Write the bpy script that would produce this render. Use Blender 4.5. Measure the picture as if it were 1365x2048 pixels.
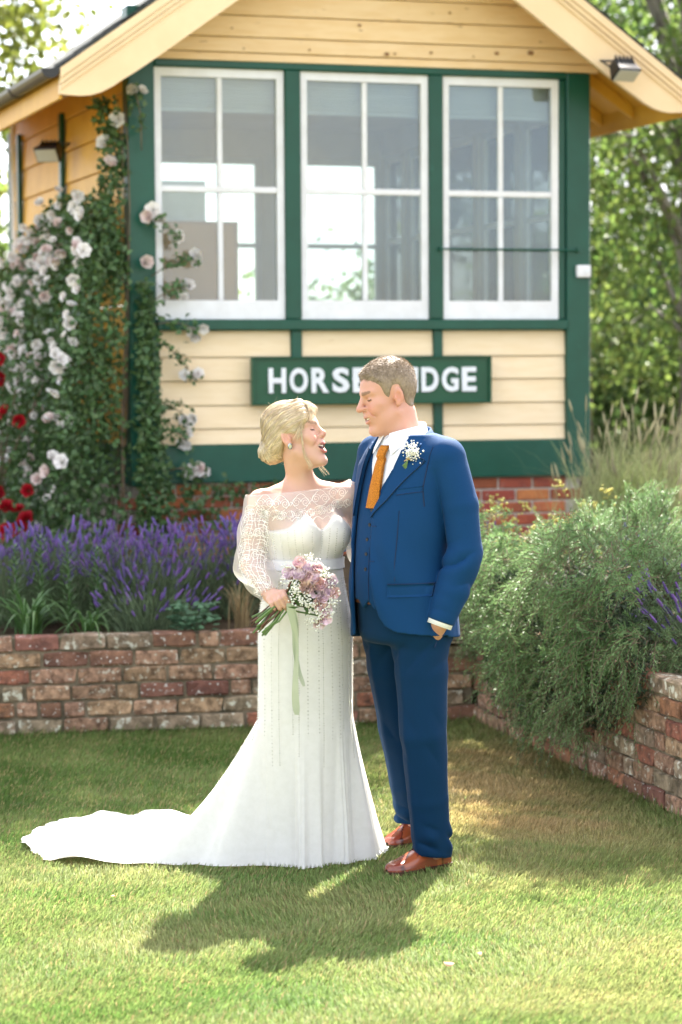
import bpy, bmesh, math, random
import numpy as np
from mathutils import Vector, Matrix

for o in list(bpy.data.objects): bpy.data.objects.remove(o)
SC = bpy.context.scene
COL = SC.collection
PI = math.pi
RAD = math.radians
rng = np.random.default_rng(11)
random.seed(4)

# ------------------------------------------------------------------ camera
CAMZ = 1.77
cam_d = bpy.data.cameras.new('camera'); cam = bpy.data.objects.new('camera', cam_d); COL.objects.link(cam)
cam.location = (0, 0, CAMZ)
cam.rotation_euler = (Matrix.Rotation(RAD(90 - 3.5), 3, 'X') @ Matrix.Rotation(RAD(-0.35), 3, 'Z')).to_euler()
cam_d.sensor_fit = 'VERTICAL'; cam_d.sensor_height = 36; cam_d.sensor_width = 24; cam_d.lens = 85
cam_d.clip_end = 3000; cam_d.clip_start = 0.1
cam_d.dof.use_dof = True; cam_d.dof.focus_distance = 8.42; cam_d.dof.aperture_fstop = 2.8
SC.camera = cam

# ------------------------------------------------------------------ sky and sun
SUN_EL, SUN_AZ = 50.0, 15.0            # azimuth from +Y towards +X
w = bpy.data.worlds.new('World'); SC.world = w; w.use_nodes = True
nt = w.node_tree; nt.nodes.clear()
sky = nt.nodes.new('ShaderNodeTexSky'); sky.sky_type = 'NISHITA'; sky.sun_disc = False
sky.sun_elevation = RAD(SUN_EL); sky.sun_rotation = RAD(SUN_AZ); sky.altitude = 50
sky.air_density = 0.55; sky.dust_density = 2.6; sky.ozone_density = 0.0
bg = nt.nodes.new('ShaderNodeBackground'); bg.inputs[1].default_value = 0.13
wo = nt.nodes.new('ShaderNodeOutputWorld')
# broken white cloud, the same all round the sky
wtc = nt.nodes.new('ShaderNodeTexCoord'); wno = nt.nodes.new('ShaderNodeTexNoise'); wno.inputs['Scale'].default_value = 2.6; wno.inputs['Detail'].default_value = 7; wno.inputs['Roughness'].default_value = .58
wmr = nt.nodes.new('ShaderNodeMapRange'); wmr.inputs[1].default_value = .40; wmr.inputs[2].default_value = .56
wmx = nt.nodes.new('ShaderNodeMix'); wmx.data_type = 'RGBA'; wmx.inputs[7].default_value = (3.3, 3.3, 3.4, 1)
nt.links.new(wtc.outputs['Generated'], wno.inputs['Vector']); nt.links.new(wno.outputs[0], wmr.inputs[0]); nt.links.new(wmr.outputs[0], wmx.inputs[0])
nt.links.new(sky.outputs[0], wmx.inputs[6]); nt.links.new(wmx.outputs[2], bg.inputs[0])
nt.links.new(bg.outputs[0], wo.inputs[0])
sun_d = bpy.data.lights.new('sun', 'SUN'); sun_d.energy = 5.0; sun_d.angle = RAD(0.55); sun_d.color = (1, .93, .82)
sun = bpy.data.objects.new('sun', sun_d); COL.objects.link(sun); sun.location = (4, 12, 12)
sdir = Vector((math.sin(RAD(SUN_AZ)) * math.cos(RAD(SUN_EL)), math.cos(RAD(SUN_AZ)) * math.cos(RAD(SUN_EL)), math.sin(RAD(SUN_EL))))
sun.rotation_euler = sdir.to_track_quat('Z', 'Y').to_euler()
SC.view_settings.view_transform = 'Standard'; SC.view_settings.look = 'None'
SC.view_settings.exposure = 2.55; SC.view_settings.gamma = 1; SC.view_settings.use_curve_mapping = False
SC.cycles.max_bounces = 8; SC.cycles.transparent_max_bounces = 24
SC.cycles.sample_clamp_indirect = 6
try: SC.cycles.use_denoising = True
except Exception: pass

# ------------------------------------------------------------------ materials
MATS = {}
def mat(name, col, col2=None, scale=6, detail=5, rough=.6, bump=0, bscale=60, objrand=0, islrand=0, hue=0,
        transl=0, spec=.4, metal=0, coat=0, attr=None, sss=0, lo=.35, hi=.65, stretch=None, sheen=0, alpha=1, col3=None, c3scale=30, c3lo=.6, c3hi=.7):
    m = bpy.data.materials.new(name); m.use_nodes = True; MATS[name] = m
    t = m.node_tree; N = t.nodes; L = t.links
    b = N['Principled BSDF']; out = N['Material Output']
    b.inputs['Roughness'].default_value = rough; b.inputs['Specular IOR Level'].default_value = spec
    b.inputs['Metallic'].default_value = metal; b.inputs['Coat Weight'].default_value = coat
    if coat: b.inputs['Coat Roughness'].default_value = .15
    if sheen:
        b.inputs['Sheen Weight'].default_value = sheen; b.inputs['Sheen Roughness'].default_value = .4
    if sss:
        b.inputs['Subsurface Weight'].default_value = sss; b.inputs['Subsurface Radius'].default_value = (.01, .004, .002)
        b.inputs['Subsurface Scale'].default_value = 1.0
    tc = N.new('ShaderNodeTexCoord'); vec = tc.outputs['Object']
    if stretch:
        mp = N.new('ShaderNodeMapping'); mp.inputs['Scale'].default_value = stretch; L.new(vec, mp.inputs['Vector']); vec = mp.outputs[0]
    if objrand:
        oi = N.new('ShaderNodeObjectInfo')
        ad = N.new('ShaderNodeVectorMath'); ad.operation = 'ADD'; cx = N.new('ShaderNodeCombineXYZ')
        mu = N.new('ShaderNodeMath'); mu.operation = 'MULTIPLY'; mu.inputs[1].default_value = 37.0
        L.new(oi.outputs['Random'], mu.inputs[0])
        for i in range(3): L.new(mu.outputs[0], cx.inputs[i])
        L.new(vec, ad.inputs[0]); L.new(cx.outputs[0], ad.inputs[1]); vec = ad.outputs[0]
    def rgb(c):
        n = N.new('ShaderNodeRGB'); n.outputs[0].default_value = (*c, 1); return n.outputs[0]
    def noise(sc, de=5):
        n = N.new('ShaderNodeTexNoise'); n.inputs['Scale'].default_value = sc; n.inputs['Detail'].default_value = de
        n.inputs['Roughness'].default_value = .6
        L.new(vec, n.inputs['Vector']); return n.outputs[0]
    def mrange(v, a, b_, c=0, d=1):
        n = N.new('ShaderNodeMapRange'); n.inputs[1].default_value = a; n.inputs[2].default_value = b_
        n.inputs[3].default_value = c; n.inputs[4].default_value = d; L.new(v, n.inputs[0]); return n.outputs[0]
    def mix(f, a, b_, mode='MIX'):
        n = N.new('ShaderNodeMix'); n.data_type = 'RGBA'; n.blend_type = mode
        if isinstance(f, (int, float)): n.inputs[0].default_value = f
        else: L.new(f, n.inputs[0])
        L.new(a, n.inputs[6]); L.new(b_, n.inputs[7]); return n.outputs[2]
    if attr:
        an = N.new('ShaderNodeAttribute'); an.attribute_name = attr; c = an.outputs['Color']
        if col is not None: c = mix(1.0, c, rgb(col), 'MULTIPLY')
    else: c = rgb(col)
    if col2 is not None: c = mix(mrange(noise(scale, detail), lo, hi), c, rgb(col2))
    if col3 is not None: c = mix(mrange(noise(c3scale, 3), c3lo, c3hi), c, rgb(col3))
    if objrand or islrand:
        hs = N.new('ShaderNodeHueSaturation'); L.new(c, hs.inputs['Color']); c = hs.outputs[0]
        if objrand: src = oi.outputs['Random']; am = objrand
        else:
            ge = N.new('ShaderNodeNewGeometry'); src = ge.outputs['Random Per Island']; am = islrand
        L.new(mrange(src, 0, 1, 1 - am, 1 + am), hs.inputs['Value'])
        if hue:
            m2 = N.new('ShaderNodeMath'); m2.operation = 'MULTIPLY'; m2.inputs[1].default_value = 7.13; L.new(src, m2.inputs[0])
            m3 = N.new('ShaderNodeMath'); m3.operation = 'FRACT'; L.new(m2.outputs[0], m3.inputs[0])
            L.new(mrange(m3.outputs[0], 0, 1, .5 - hue, .5 + hue), hs.inputs['Hue'])
    L.new(c, b.inputs['Base Color'])
    if bump:
        bn = N.new('ShaderNodeBump'); bn.inputs['Strength'].default_value = bump; bn.inputs['Distance'].default_value = .01
        L.new(noise(bscale, 4), bn.inputs['Height']); L.new(bn.outputs[0], b.inputs['Normal'])
    sh = b.outputs[0]
    if transl:
        tr = N.new('ShaderNodeBsdfTranslucent'); L.new(c, tr.inputs[0])
        ms = N.new('ShaderNodeMixShader'); ms.inputs[0].default_value = transl
        L.new(sh, ms.inputs[1]); L.new(tr.outputs[0], ms.inputs[2]); sh = ms.outputs[0]
    if alpha < 1:
        tp = N.new('ShaderNodeBsdfTransparent')
        ms = N.new('ShaderNodeMixShader'); ms.inputs[0].default_value = alpha
        L.new(tp.outputs[0], ms.inputs[1]); L.new(sh, ms.inputs[2]); sh = ms.outputs[0]
    L.new(sh, out.inputs['Surface'])
    return m

def glass_mat(name, tint=(.9, .95, .93), refl=.03, dirt=.05):
    m = bpy.data.materials.new(name); m.use_nodes = True; t = m.node_tree; N = t.nodes; L = t.links; N.clear()
    out = N.new('ShaderNodeOutputMaterial'); tp = N.new('ShaderNodeBsdfTransparent'); tp.inputs[0].default_value = (*tint, 1)
    gl = N.new('ShaderNodeBsdfGlossy'); gl.inputs['Roughness'].default_value = .015
    fr = N.new('ShaderNodeFresnel'); fr.inputs[0].default_value = 1.5
    ad = N.new('ShaderNodeMath'); ad.operation = 'ADD'; ad.inputs[1].default_value = refl; L.new(fr.outputs[0], ad.inputs[0])
    tc = N.new('ShaderNodeTexCoord'); no = N.new('ShaderNodeTexNoise'); no.inputs['Scale'].default_value = 2.2; no.inputs['Detail'].default_value = 2
    L.new(tc.outputs['Object'], no.inputs['Vector'])
    bp = N.new('ShaderNodeBump'); bp.inputs['Strength'].default_value = .12; bp.inputs['Distance'].default_value = .02
    L.new(no.outputs[0], bp.inputs['Height']); L.new(bp.outputs[0], gl.inputs['Normal'])
    m1 = N.new('ShaderNodeMixShader'); L.new(ad.outputs[0], m1.inputs[0]); L.new(tp.outputs[0], m1.inputs[1]); L.new(gl.outputs[0], m1.inputs[2])
    df = N.new('ShaderNodeBsdfDiffuse'); df.inputs[0].default_value = (.75, .78, .8, 1)
    m2 = N.new('ShaderNodeMixShader'); m2.inputs[0].default_value = dirt; L.new(m1.outputs[0], m2.inputs[1]); L.new(df.outputs[0], m2.inputs[2])
    L.new(m2.outputs[0], out.inputs['Surface']); return m

# ------------------------------------------------------------------ mesh helpers
def new_mesh(name, V, F):
    """V (n,3); F: a (m,k) int array, or a list of such arrays."""
    me = bpy.data.meshes.new(name)
    V = np.asarray(V, dtype=np.float32).reshape(-1, 3)
    Fs = F if isinstance(F, list) else [F]
    Fs = [np.asarray(f, dtype=np.int32) for f in Fs if len(f)]
    nl = sum(f.size for f in Fs); npol = sum(len(f) for f in Fs)
    me.vertices.add(len(V)); me.vertices.foreach_set('co', V.ravel())
    me.loops.add(nl); me.loops.foreach_set('vertex_index', np.concatenate([f.ravel() for f in Fs]))
    tot = np.concatenate([np.full(len(f), f.shape[1], np.int32) for f in Fs])
    st = np.concatenate([[0], np.cumsum(tot)[:-1]]).astype(np.int32)
    me.polygons.add(npol); me.polygons.foreach_set('loop_start', st)
    me.update(calc_edges=True)
    return me
def smooth(me, on=True):
    me.polygons.foreach_set('use_smooth', np.full(len(me.polygons), on)); me.update()
def link(name, me, m=None, parent=None, loc=None, rot=None, sm=False):
    o = bpy.data.objects.new(name, me); COL.objects.link(o)
    if m is not None and me is not None and not me.materials:
        me.materials.append(MATS[m] if isinstance(m, str) else m)
    if parent is not None: o.parent = parent
    if loc is not None: o.location = loc
    if rot is not None: o.rotation_euler = rot
    if sm: smooth(me)
    return o
def tag(o, label=None, cat=None, group=None, kind=None):
    if label: o['label'] = label
    if cat: o['category'] = cat
    if group: o['group'] = group
    if kind: o['kind'] = kind
    return o
def empty(name, loc=(0, 0, 0), rz=0, label=None, cat=None, group=None):
    o = bpy.data.objects.new(name, None); COL.objects.link(o); o.location = loc; o.rotation_euler = (0, 0, rz)
    o.empty_display_size = .1
    return tag(o, label, cat, group)

class MB:
    def __init__(s): s.v = []; s.f = []
    def add(s, V, F):
        n = len(s.v); s.v += [tuple(map(float, p)) for p in V]; s.f += [tuple(int(i) + n for i in f) for f in F]; return s
    def box(s, a, b):
        x0, y0, z0 = a; x1, y1, z1 = b
        V = [(x0,y0,z0),(x1,y0,z0),(x1,y1,z0),(x0,y1,z0),(x0,y0,z1),(x1,y0,z1),(x1,y1,z1),(x0,y1,z1)]
        return s.add(V, [(0,3,2,1),(4,5,6,7),(0,1,5,4),(1,2,6,5),(2,3,7,6),(3,0,4,7)])
    def prism(s, poly, y0, y1):
        """poly in xz (counter-clockwise seen from -y), extruded along y"""
        n = len(poly)
        V = [(x, y0, z) for x, z in poly] + [(x, y1, z) for x, z in poly]
        F = [tuple(range(n)), tuple(range(2*n-1, n-1, -1))] + [(i, i+n, (i+1) % n + n, (i+1) % n) for i in range(n)]
        return s.add(V, F)
    def tube(s, pts, r, n=6, cap=True):
        V, F = tube_np(np.array(pts, float), r, n, cap); return s.add(V, F)
    def mesh(s, name, bevel=0, seg=1):
        me = bpy.data.meshes.new(name); me.from_pydata(s.v, [], s.f); me.update()
        if bevel:
            bm = bmesh.new(); bm.from_mesh(me)
            bmesh.ops.bevel(bm, geom=bm.edges[:], offset=bevel, segments=seg, profile=.7, affect='EDGES', clamp_overlap=True)
            bm.to_mesh(me); bm.free()
        return me
    def build(s, name, m, parent=None, loc=None, rot=None, bevel=0, sm=False, seg=1):
        return link(name, s.mesh(name, bevel, seg), m, parent, loc, rot, sm)

def frames(P):
    """tangent, normal, binormal along polyline P"""
    T = np.gradient(P, axis=0); T /= np.linalg.norm(T, axis=1)[:, None] + 1e-9
    ref = np.array([0, 0, 1.]) if abs(T[0, 2]) < .9 else np.array([1., 0, 0])
    Nn = np.zeros_like(P); n = np.cross(T[0], ref); n /= np.linalg.norm(n)
    for i in range(len(P)):
        n = n - T[i] * (n @ T[i]); n /= np.linalg.norm(n) + 1e-9; Nn[i] = n
    return T, Nn, np.cross(T, Nn)
def tube_np(P, r, n=6, cap=True):
    T, A, B = frames(P); r = np.broadcast_to(np.asarray(r, float), (len(P),))
    th = np.arange(n) * 2 * PI / n
    V = P[:, None] + r[:, None, None] * (np.cos(th)[None, :, None] * A[:, None] + np.sin(th)[None, :, None] * B[:, None])
    F = []
    for i in range(len(P) - 1):
        for j in range(n):
            F.append((i*n+j, i*n+(j+1) % n, (i+1)*n+(j+1) % n, (i+1)*n+j))
    if cap: F += [tuple(range(n-1, -1, -1)), tuple(range((len(P)-1)*n, len(P)*n))]
    return V.reshape(-1, 3), F
def tubes_mesh(name, lines, radii, n=4):
    """many polylines of equal length (k,m,3) with radii (k,m) as one fast mesh"""
    L = np.asarray(lines, float); k, m, _ = L.shape; R = np.broadcast_to(np.asarray(radii, float), (k, m))
    T = np.gradient(L, axis=1); T /= np.linalg.norm(T, axis=2, keepdims=True) + 1e-9
    ref = np.where(np.abs(T[..., 2:3]) < .85, np.array([0, 0, 1.]), np.array([1., 0, 0]))
    A = np.cross(T, ref); A /= np.linalg.norm(A, axis=2, keepdims=True) + 1e-9; B = np.cross(T, A)
    th = np.arange(n) * 2 * PI / n
    V = L[:, :, None] + R[:, :, None, None] * (np.cos(th)[:, None] * A[:, :, None] + np.sin(th)[:, None] * B[:, :, None])
    idx = np.arange(k*m*n).reshape(k, m, n); jn = np.roll(idx, -1, axis=2)
    F = np.stack([idx[:, :-1], jn[:, :-1], jn[:, 1:], idx[:, 1:]], -1).reshape(-1, 4)
    return V.reshape(-1, 3), F
def ribbons_np(L, W, side):
    """polylines (k,m,3), half widths (k,m), side vectors (k,3) or (k,m,3) -> quads"""
    L = np.asarray(L, float); k, m, _ = L.shape; side = np.asarray(side, float)
    if side.ndim == 2: side = side[:, None]
    W = np.broadcast_to(np.asarray(W, float), (k, m))[..., None]
    V = np.stack([L - side * W, L + side * W], 2)
    idx = np.arange(k*m*2).reshape(k, m, 2)
    F = np.stack([idx[:, :-1, 0], idx[:, :-1, 1], idx[:, 1:, 1], idx[:, 1:, 0]], -1).reshape(-1, 4)
    return V.reshape(-1, 3), F
def unit(v): v = np.asarray(v, float); return v / (np.linalg.norm(v, axis=-1, keepdims=True) + 1e-12)
def rand_dirs(n): return unit(rng.normal(size=(n, 3)))
def leaves_np(C, D, Nn, L, W, fold=.25):
    """diamond leaves: base C, direction D, normal Nn, length L, width W -> folded pair of triangles"""
    D = unit(D); S = unit(np.cross(D, Nn)); U = np.cross(S, D)
    L = np.broadcast_to(np.asarray(L, float), (len(C),))[:, None]; W = np.broadcast_to(np.asarray(W, float), (len(C),))[:, None]
    mid = C + D * L * .45
    V = np.stack([C, mid + S * W * .5 + U * W * fold, C + D * L, mid - S * W * .5 + U * W * fold], 1)
    i = np.arange(len(C))[:, None] * 4
    F = np.concatenate([i + np.array([0, 1, 2]), i + np.array([0, 2, 3])])
    return V.reshape(-1, 3), F
def grid_faces(nu, nv, wrap=False):
    i = np.arange(nu*nv).reshape(nu, nv)
    if wrap: i = np.concatenate([i, i[:, :1]], 1)
    return np.stack([i[:-1, :-1], i[:-1, 1:], i[1:, 1:], i[1:, :-1]], -1).reshape(-1, 4)
def join_np(parts):
    Vs, Fs, n = [], {}, 0
    for V, F in parts:
        V = np.asarray(V, float).reshape(-1, 3)
        for f in (F if isinstance(F, list) and len(F) and isinstance(F[0], np.ndarray) else [np.asarray(F)]):
            Fs.setdefault(f.shape[1], []).append(f + n)
        Vs.append(V); n += len(V)
    return np.concatenate(Vs), [np.concatenate(v) for v in Fs.values()]
def vnoise(P, s=1.0, seed=0):
    """cheap smooth pseudo noise in -1..1 from summed sines"""
    P = np.asarray(P, float) * s; r = np.random.default_rng(seed); o = 0
    for k in range(5):
        d = r.normal(size=3) * (1 + .6 * k); o = o + np.sin(P @ d + r.uniform(0, 6.3)) / (1 + .5 * k)
    return o / 2.6
def set_col(me, C, name='Col'):
    a = me.color_attributes.new(name, 'FLOAT_COLOR', 'POINT')
    C = np.asarray(C, np.float32); C = np.concatenate([C, np.ones((len(C), 1), np.float32)], 1)
    a.data.foreach_set('color', C.ravel())

# ------------------------------------------------------------------ implicit surfaces (for bodies and tailoring)
def s_ell(P, c, r, R=None):
    q = P - np.asarray(c, float)
    if R is not None: q = q @ R
    r = np.asarray(r, float); k0 = np.linalg.norm(q / r, axis=1); k1 = np.linalg.norm(q / (r*r), axis=1) + 1e-9
    return k0 * (k0 - 1) / k1
def s_cap(P, a, b, ra, rb=None):
    rb = ra if rb is None else rb
    a = np.asarray(a, float); b = np.asarray(b, float); ab = b - a
    h = np.clip(((P - a) @ ab) / (ab @ ab + 1e-12), 0, 1)
    return np.linalg.norm(P - a - h[:, None] * ab, axis=1) - (ra + (rb - ra) * h)
def smin(a, b, k):
    if k <= 0: return np.minimum(a, b)
    h = np.maximum(k - np.abs(a - b), 0) / k
    return np.minimum(a, b) - h*h*k*.25
def smink(a, b, k):
    h = np.maximum(k - np.abs(a - b), 0) / k
    return np.minimum(a, b) - h*h*k*.25
def smax(a, b, k): return -smin(-a, -b, k)
def s_path(P, pts, rad, k=.0):
    d = None
    for i in range(len(pts) - 1):
        e = s_cap(P, pts[i], pts[i+1], rad[i], rad[i+1])
        d = e if d is None else smin(d, e, k)
    return d
def s_loft(P, zs, wx, wy, cx, cy, pw=2.0):
    """stack of ellipses; returns an approximate distance (no end caps)"""
    z = P[:, 2]; w = np.interp(z, zs, wx); d = np.interp(z, zs, wy); x = P[:, 0] - np.interp(z, zs, cx); y = P[:, 1] - np.interp(z, zs, cy)
    if pw == 2.0:
        k0 = np.sqrt((x/w)**2 + (y/d)**2); k1 = np.sqrt((x/w/w)**2 + (y/d/d)**2) + 1e-6
        return k0 * (k0 - 1) / k1
    k0 = (np.abs(x/w)**pw + np.abs(y/d)**pw)**(1/pw)
    return (k0 - 1) * np.minimum(w, d) * (1 + .25*np.abs(x/w))
def rotz(a): c, s = math.cos(a), math.sin(a); return np.array([[c, -s, 0], [s, c, 0], [0, 0, 1.]])
def rotx(a): c, s = math.cos(a), math.sin(a); return np.array([[1., 0, 0], [0, c, -s], [0, s, c]])
def roty(a): c, s = math.cos(a), math.sin(a); return np.array([[c, 0, s], [0, 1., 0], [-s, 0, c]])
def axis_grid(*segs):
    """segs: (start, end, step) joined into one increasing coordinate list"""
    out = []
    for a, b, h in segs:
        n = max(1, int(round((b - a) / h))); out.append(np.linspace(a, b, n, endpoint=False))
    out.append([segs[-1][1]]); return np.concatenate(out)
def surface_nets(fn, xs, ys, zs, relax=1):
    nx, ny, nz = len(xs), len(ys), len(zs); ST = 4
    def pad(a):
        a = np.asarray(a, float); r = (-(len(a) - 1)) % ST
        return np.concatenate([a, a[-1] + (a[-1] - a[-2]) * np.arange(1, r + 1)])
    xs, ys, zs = pad(xs), pad(ys), pad(zs); nx, ny, nz = len(xs), len(ys), len(zs)
    cx, cy, cz = xs[::ST], ys[::ST], zs[::ST]
    G = np.stack(np.meshgrid(cx, cy, cz, indexing='ij'), -1); g = fn(G.reshape(-1, 3)).reshape(G.shape[:3])
    dg = np.sqrt(np.maximum.reduce([np.diff(cx).max()])**2 + np.diff(cy).max()**2 + np.diff(cz).max()**2)
    lx = np.sqrt(np.diff(cx)[:, None, None]**2 + np.diff(cy)[None, :, None]**2 + np.diff(cz)[None, None]**2)
    c8 = [g[i:g.shape[0]-1+i, j:g.shape[1]-1+j, k:g.shape[2]-1+k] for i in (0, 1) for j in (0, 1) for k in (0, 1)]
    mn = np.minimum.reduce(c8); mx = np.maximum.reduce(c8)
    near = (np.minimum.reduce([np.abs(c) for c in c8]) < lx * .75) | ((mn < 0) & (mx > 0))
    D = np.repeat(np.repeat(np.repeat(g[:-1, :-1, :-1], ST, 0), ST, 1), ST, 2)
    D = np.pad(D, ((0, 1), (0, 1), (0, 1)), mode='edge')
    D = np.where(D < 0, -1., 1.)
    I, J, K = np.nonzero(near); o = np.arange(ST + 1)
    ii = (I[:, None] * ST + o)[:, :, None, None]; jj = (J[:, None] * ST + o)[:, None, :, None]; kk = (K[:, None] * ST + o)[:, None, None, :]
    flag = np.zeros(D.shape, bool); flag[ii, jj, kk] = True
    a, b, c = np.nonzero(flag)
    pts = np.stack([xs[a], ys[b], zs[c]], 1)
    vals = np.concatenate([fn(q) for q in np.array_split(pts, max(1, len(pts) // 200000))])
    D[a, b, c] = vals
    S = D < 0
    cs = np.zeros((nx-1, ny-1, nz-1), np.int8)
    for i in (0, 1):
        for j in (0, 1):
            for k in (0, 1): cs += S[i:nx-1+i, j:ny-1+j, k:nz-1+k]
    act = (cs > 0) & (cs < 8); A = np.argwhere(act); idx = np.full(act.shape, -1, np.int64); idx[act] = np.arange(len(A))
    acc = np.zeros((len(A), 3)); cnt = np.zeros(len(A)); cor = [(i, j, k) for i in (0, 1) for j in (0, 1) for k in (0, 1)]
    X = [xs, ys, zs]
    def corner(q): return np.stack([X[m][A[:, m] + q[m]] for m in range(3)], 1), D[A[:, 0]+q[0], A[:, 1]+q[1], A[:, 2]+q[2]]
    cc = {q: corner(q) for q in cor}
    for p in cor:
        for m in range(3):
            if p[m] == 0:
                q = tuple(1 if n == m else p[n] for n in range(3))
                (pa, da), (pb, db) = cc[p], cc[q]; msk = (da < 0) != (db < 0)
                t = np.where(msk, da / np.where(np.abs(da - db) < 1e-12, 1, da - db), 0)
                acc += np.where(msk[:, None], pa + (pb - pa) * t[:, None], 0); cnt += msk
    V = acc / cnt[:, None]
    Fq = []
    for m in range(3):
        n1, n2 = (m + 1) % 3, (m + 2) % 3
        sl0 = [slice(None)] * 3; sl1 = [slice(None)] * 3; sl0[m] = slice(0, -1); sl1[m] = slice(1, None)
        ch = S[tuple(sl0)] != S[tuple(sl1)]; E = np.argwhere(ch)
        ok = (E[:, n1] > 0) & (E[:, n2] > 0) & (E[:, n1] < len(X[n1]) - 1) & (E[:, n2] < len(X[n2]) - 1); E = E[ok]
        ins = S[E[:, 0], E[:, 1], E[:, 2]]
        def at(d1, d2):
            q = E.copy(); q[:, n1] += d1; q[:, n2] += d2; return idx[q[:, 0], q[:, 1], q[:, 2]]
        q = np.stack([at(-1, -1), at(0, -1), at(0, 0), at(-1, 0)], 1)
        q[~ins] = q[~ins][:, ::-1]; Fq.append(q)
    F = np.concatenate(Fq)
    for _ in range(relax):
        s = np.zeros_like(V); n = np.zeros(len(V))
        for a_, b_ in ((0, 1), (1, 2), (2, 3), (3, 0)):
            np.add.at(s, F[:, a_], V[F[:, b_]]); np.add.at(s, F[:, b_], V[F[:, a_]]); np.add.at(n, F[:, a_], 1); np.add.at(n, F[:, b_], 1)
        V = V * .5 + .5 * s / np.maximum(n, 1)[:, None]
    return V, F
# ================================================================== setting: ground, banks, lawn
mat('turf', (.10, .13, .035), (.22, .19, .075), scale=3.5, rough=.95, bump=.6, bscale=90, spec=.1)
mat('soil', (.05, .035, .022), (.09, .065, .04), scale=14, rough=1, bump=.8, bscale=40, spec=.1)
mat('grass_blade', None, attr='Col', rough=.6, transl=.42, spec=.2, islrand=.2)
gm = new_mesh('ground', [(-700, -200, 0), (700, -200, 0), (700, 1500, 0), (-700, 1500, 0)], np.array([[0, 1, 2, 3]]))
tag(link('ground', gm, 'turf'), kind='structure')

WL0 = np.array([-2.6, 11.305]); WC = np.array([.646, 11.90]); WR1 = np.array([1.62, 8.05])      # garden wall corner points
def bank_z(x, y):
    t = np.clip((y - 11.9) / 1.6, 0, 1); return .40 + .22 * t*t*(3 - 2*t)
# bank behind the walls: a sheet that fills the raised bed and runs back under the signal box
nx_, ny_ = 60, 40
bx = np.linspace(0, 1, nx_); by = np.linspace(0, 1, ny_)**2
BV = []
for j in range(ny_):
    for i in range(nx_):
        X = -14 + 30 * bx[i]
        if X < WC[0]: y0 = WC[1] + (X - WC[0]) * .183 + .06
        else: y0 = max(7.6, WC[1] - (X - WC[0]) * 3.95 + .25)
        Y = y0 + (45 - y0) * by[j]
        BV.append((X, Y, bank_z(X, Y) + .03 * math.sin(X*3.1 + Y*2.3) * (j > 0)))
bm_ = new_mesh('flower_bed', BV, grid_faces(ny_, nx_))
tag(link('flower_bed', bm_, 'soil', sm=True), kind='structure')

# grass blades of the lawn (nobody could count them: one object)
def lawn_colour(X, Y):
    P = np.stack([X, Y, 0*X], 1)
    n1 = vnoise(P, 1.7, 3); n2 = vnoise(P, 5.5, 5); n3 = vnoise(P, 16, 6)
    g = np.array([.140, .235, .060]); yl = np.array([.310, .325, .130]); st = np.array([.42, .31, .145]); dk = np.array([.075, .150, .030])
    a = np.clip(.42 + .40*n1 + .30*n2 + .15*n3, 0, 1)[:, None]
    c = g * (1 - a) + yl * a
    dark = np.clip(.62 + .4*vnoise(P, 2.6, 8) + .3*n2, 0, .92)[:, None] * np.clip((Y - 9.1)/.5, 0, 1)[:, None]  # back of the lawn: shade put into the blade colour
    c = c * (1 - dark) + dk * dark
    # worn, straw-dry corner by the rosemary
    d = np.exp(-(((X - .62) / .34)**2 + ((Y - 10.2) / 1.05)**2)) + .55*np.exp(-(((X - .85) / .3)**2 + ((Y - 9.2) / .5)**2))
    d = np.clip(d * (1.15 + .6*n2 + .4*n3), 0, 1)[:, None]
    return c * (1 - d) + st * d
def inside_lawn(X, Y):
    s = (WC - WL0) / np.linalg.norm(WC - WL0); r = (WR1 - WC) / np.linalg.norm(WR1 - WC)
    dl = -(X - WC[0]) * s[1] + (Y - WC[1]) * s[0]            # >0 behind the back wall
    dr = (X - WC[0]) * (-r[1]) + (Y - WC[1]) * r[0]          # >0 behind the right wall
    return (dl < -.01) & (dr < -.01), np.minimum(-dl, -dr)
# outline of the bride's train where it lies on the lawn and presses the grass down
hemP = np.array([(.168, 8.68), (.115, 8.53), (.03, 8.445), (-.05, 8.432), (-.13, 8.445), (-.22, 8.42), (-.32, 8.405), (-.42, 8.385), (-.52, 8.44), (-.62, 8.43), (-.76, 8.47), (-.95, 8.43), (-1.02, 8.45), (-1.10, 8.62), (-1.20, 8.86),
                 (-1.13, 9.02), (-1.10, 9.20), (-.95, 9.36), (-.72, 9.40), (-.50, 9.30), (-.28, 9.12), (-.05, 8.97), (.10, 8.85)])
SC0 = np.array([-.13, 8.52])
def under_train(X, Y):
    a = np.arctan2(hemP[:, 1] - SC0[1], hemP[:, 0] - SC0[0]); r = np.linalg.norm(hemP - SC0, axis=1); o = np.argsort(a)
    return np.hypot(X - SC0[0], Y - SC0[1]) < np.interp(np.arctan2(Y - SC0[1], X - SC0[0]), np.concatenate([a[o] - 2*PI, a[o], a[o] + 2*PI]), np.concatenate([r[o]]*3)) - .012
NB = 330000
Yb = rng.uniform(6.1**1.0, 12.0, NB); Yb = 6.1 + (12.0 - 6.1) * rng.random(NB)**1.25
Xb = rng.uniform(-1, 1, NB) * (.148 * Yb + .22)
ok, dw = inside_lawn(Xb, Yb); Xb, Yb, dw = Xb[ok], Yb[ok], dw[ok]; NB = len(Xb)
P0 = np.stack([Xb, Yb, np.zeros(NB)], 1)
tuft = .5 + .5 * vnoise(P0, 9, 21)
hgt = (.012 + .018 * rng.random(NB)) * (.8 + .45 * tuft) * (1 + 1.6 * np.exp(-dw / .05) * rng.random(NB))
az = rng.uniform(0, 2*PI, NB); lean = rng.uniform(.15, .95, NB)
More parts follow.
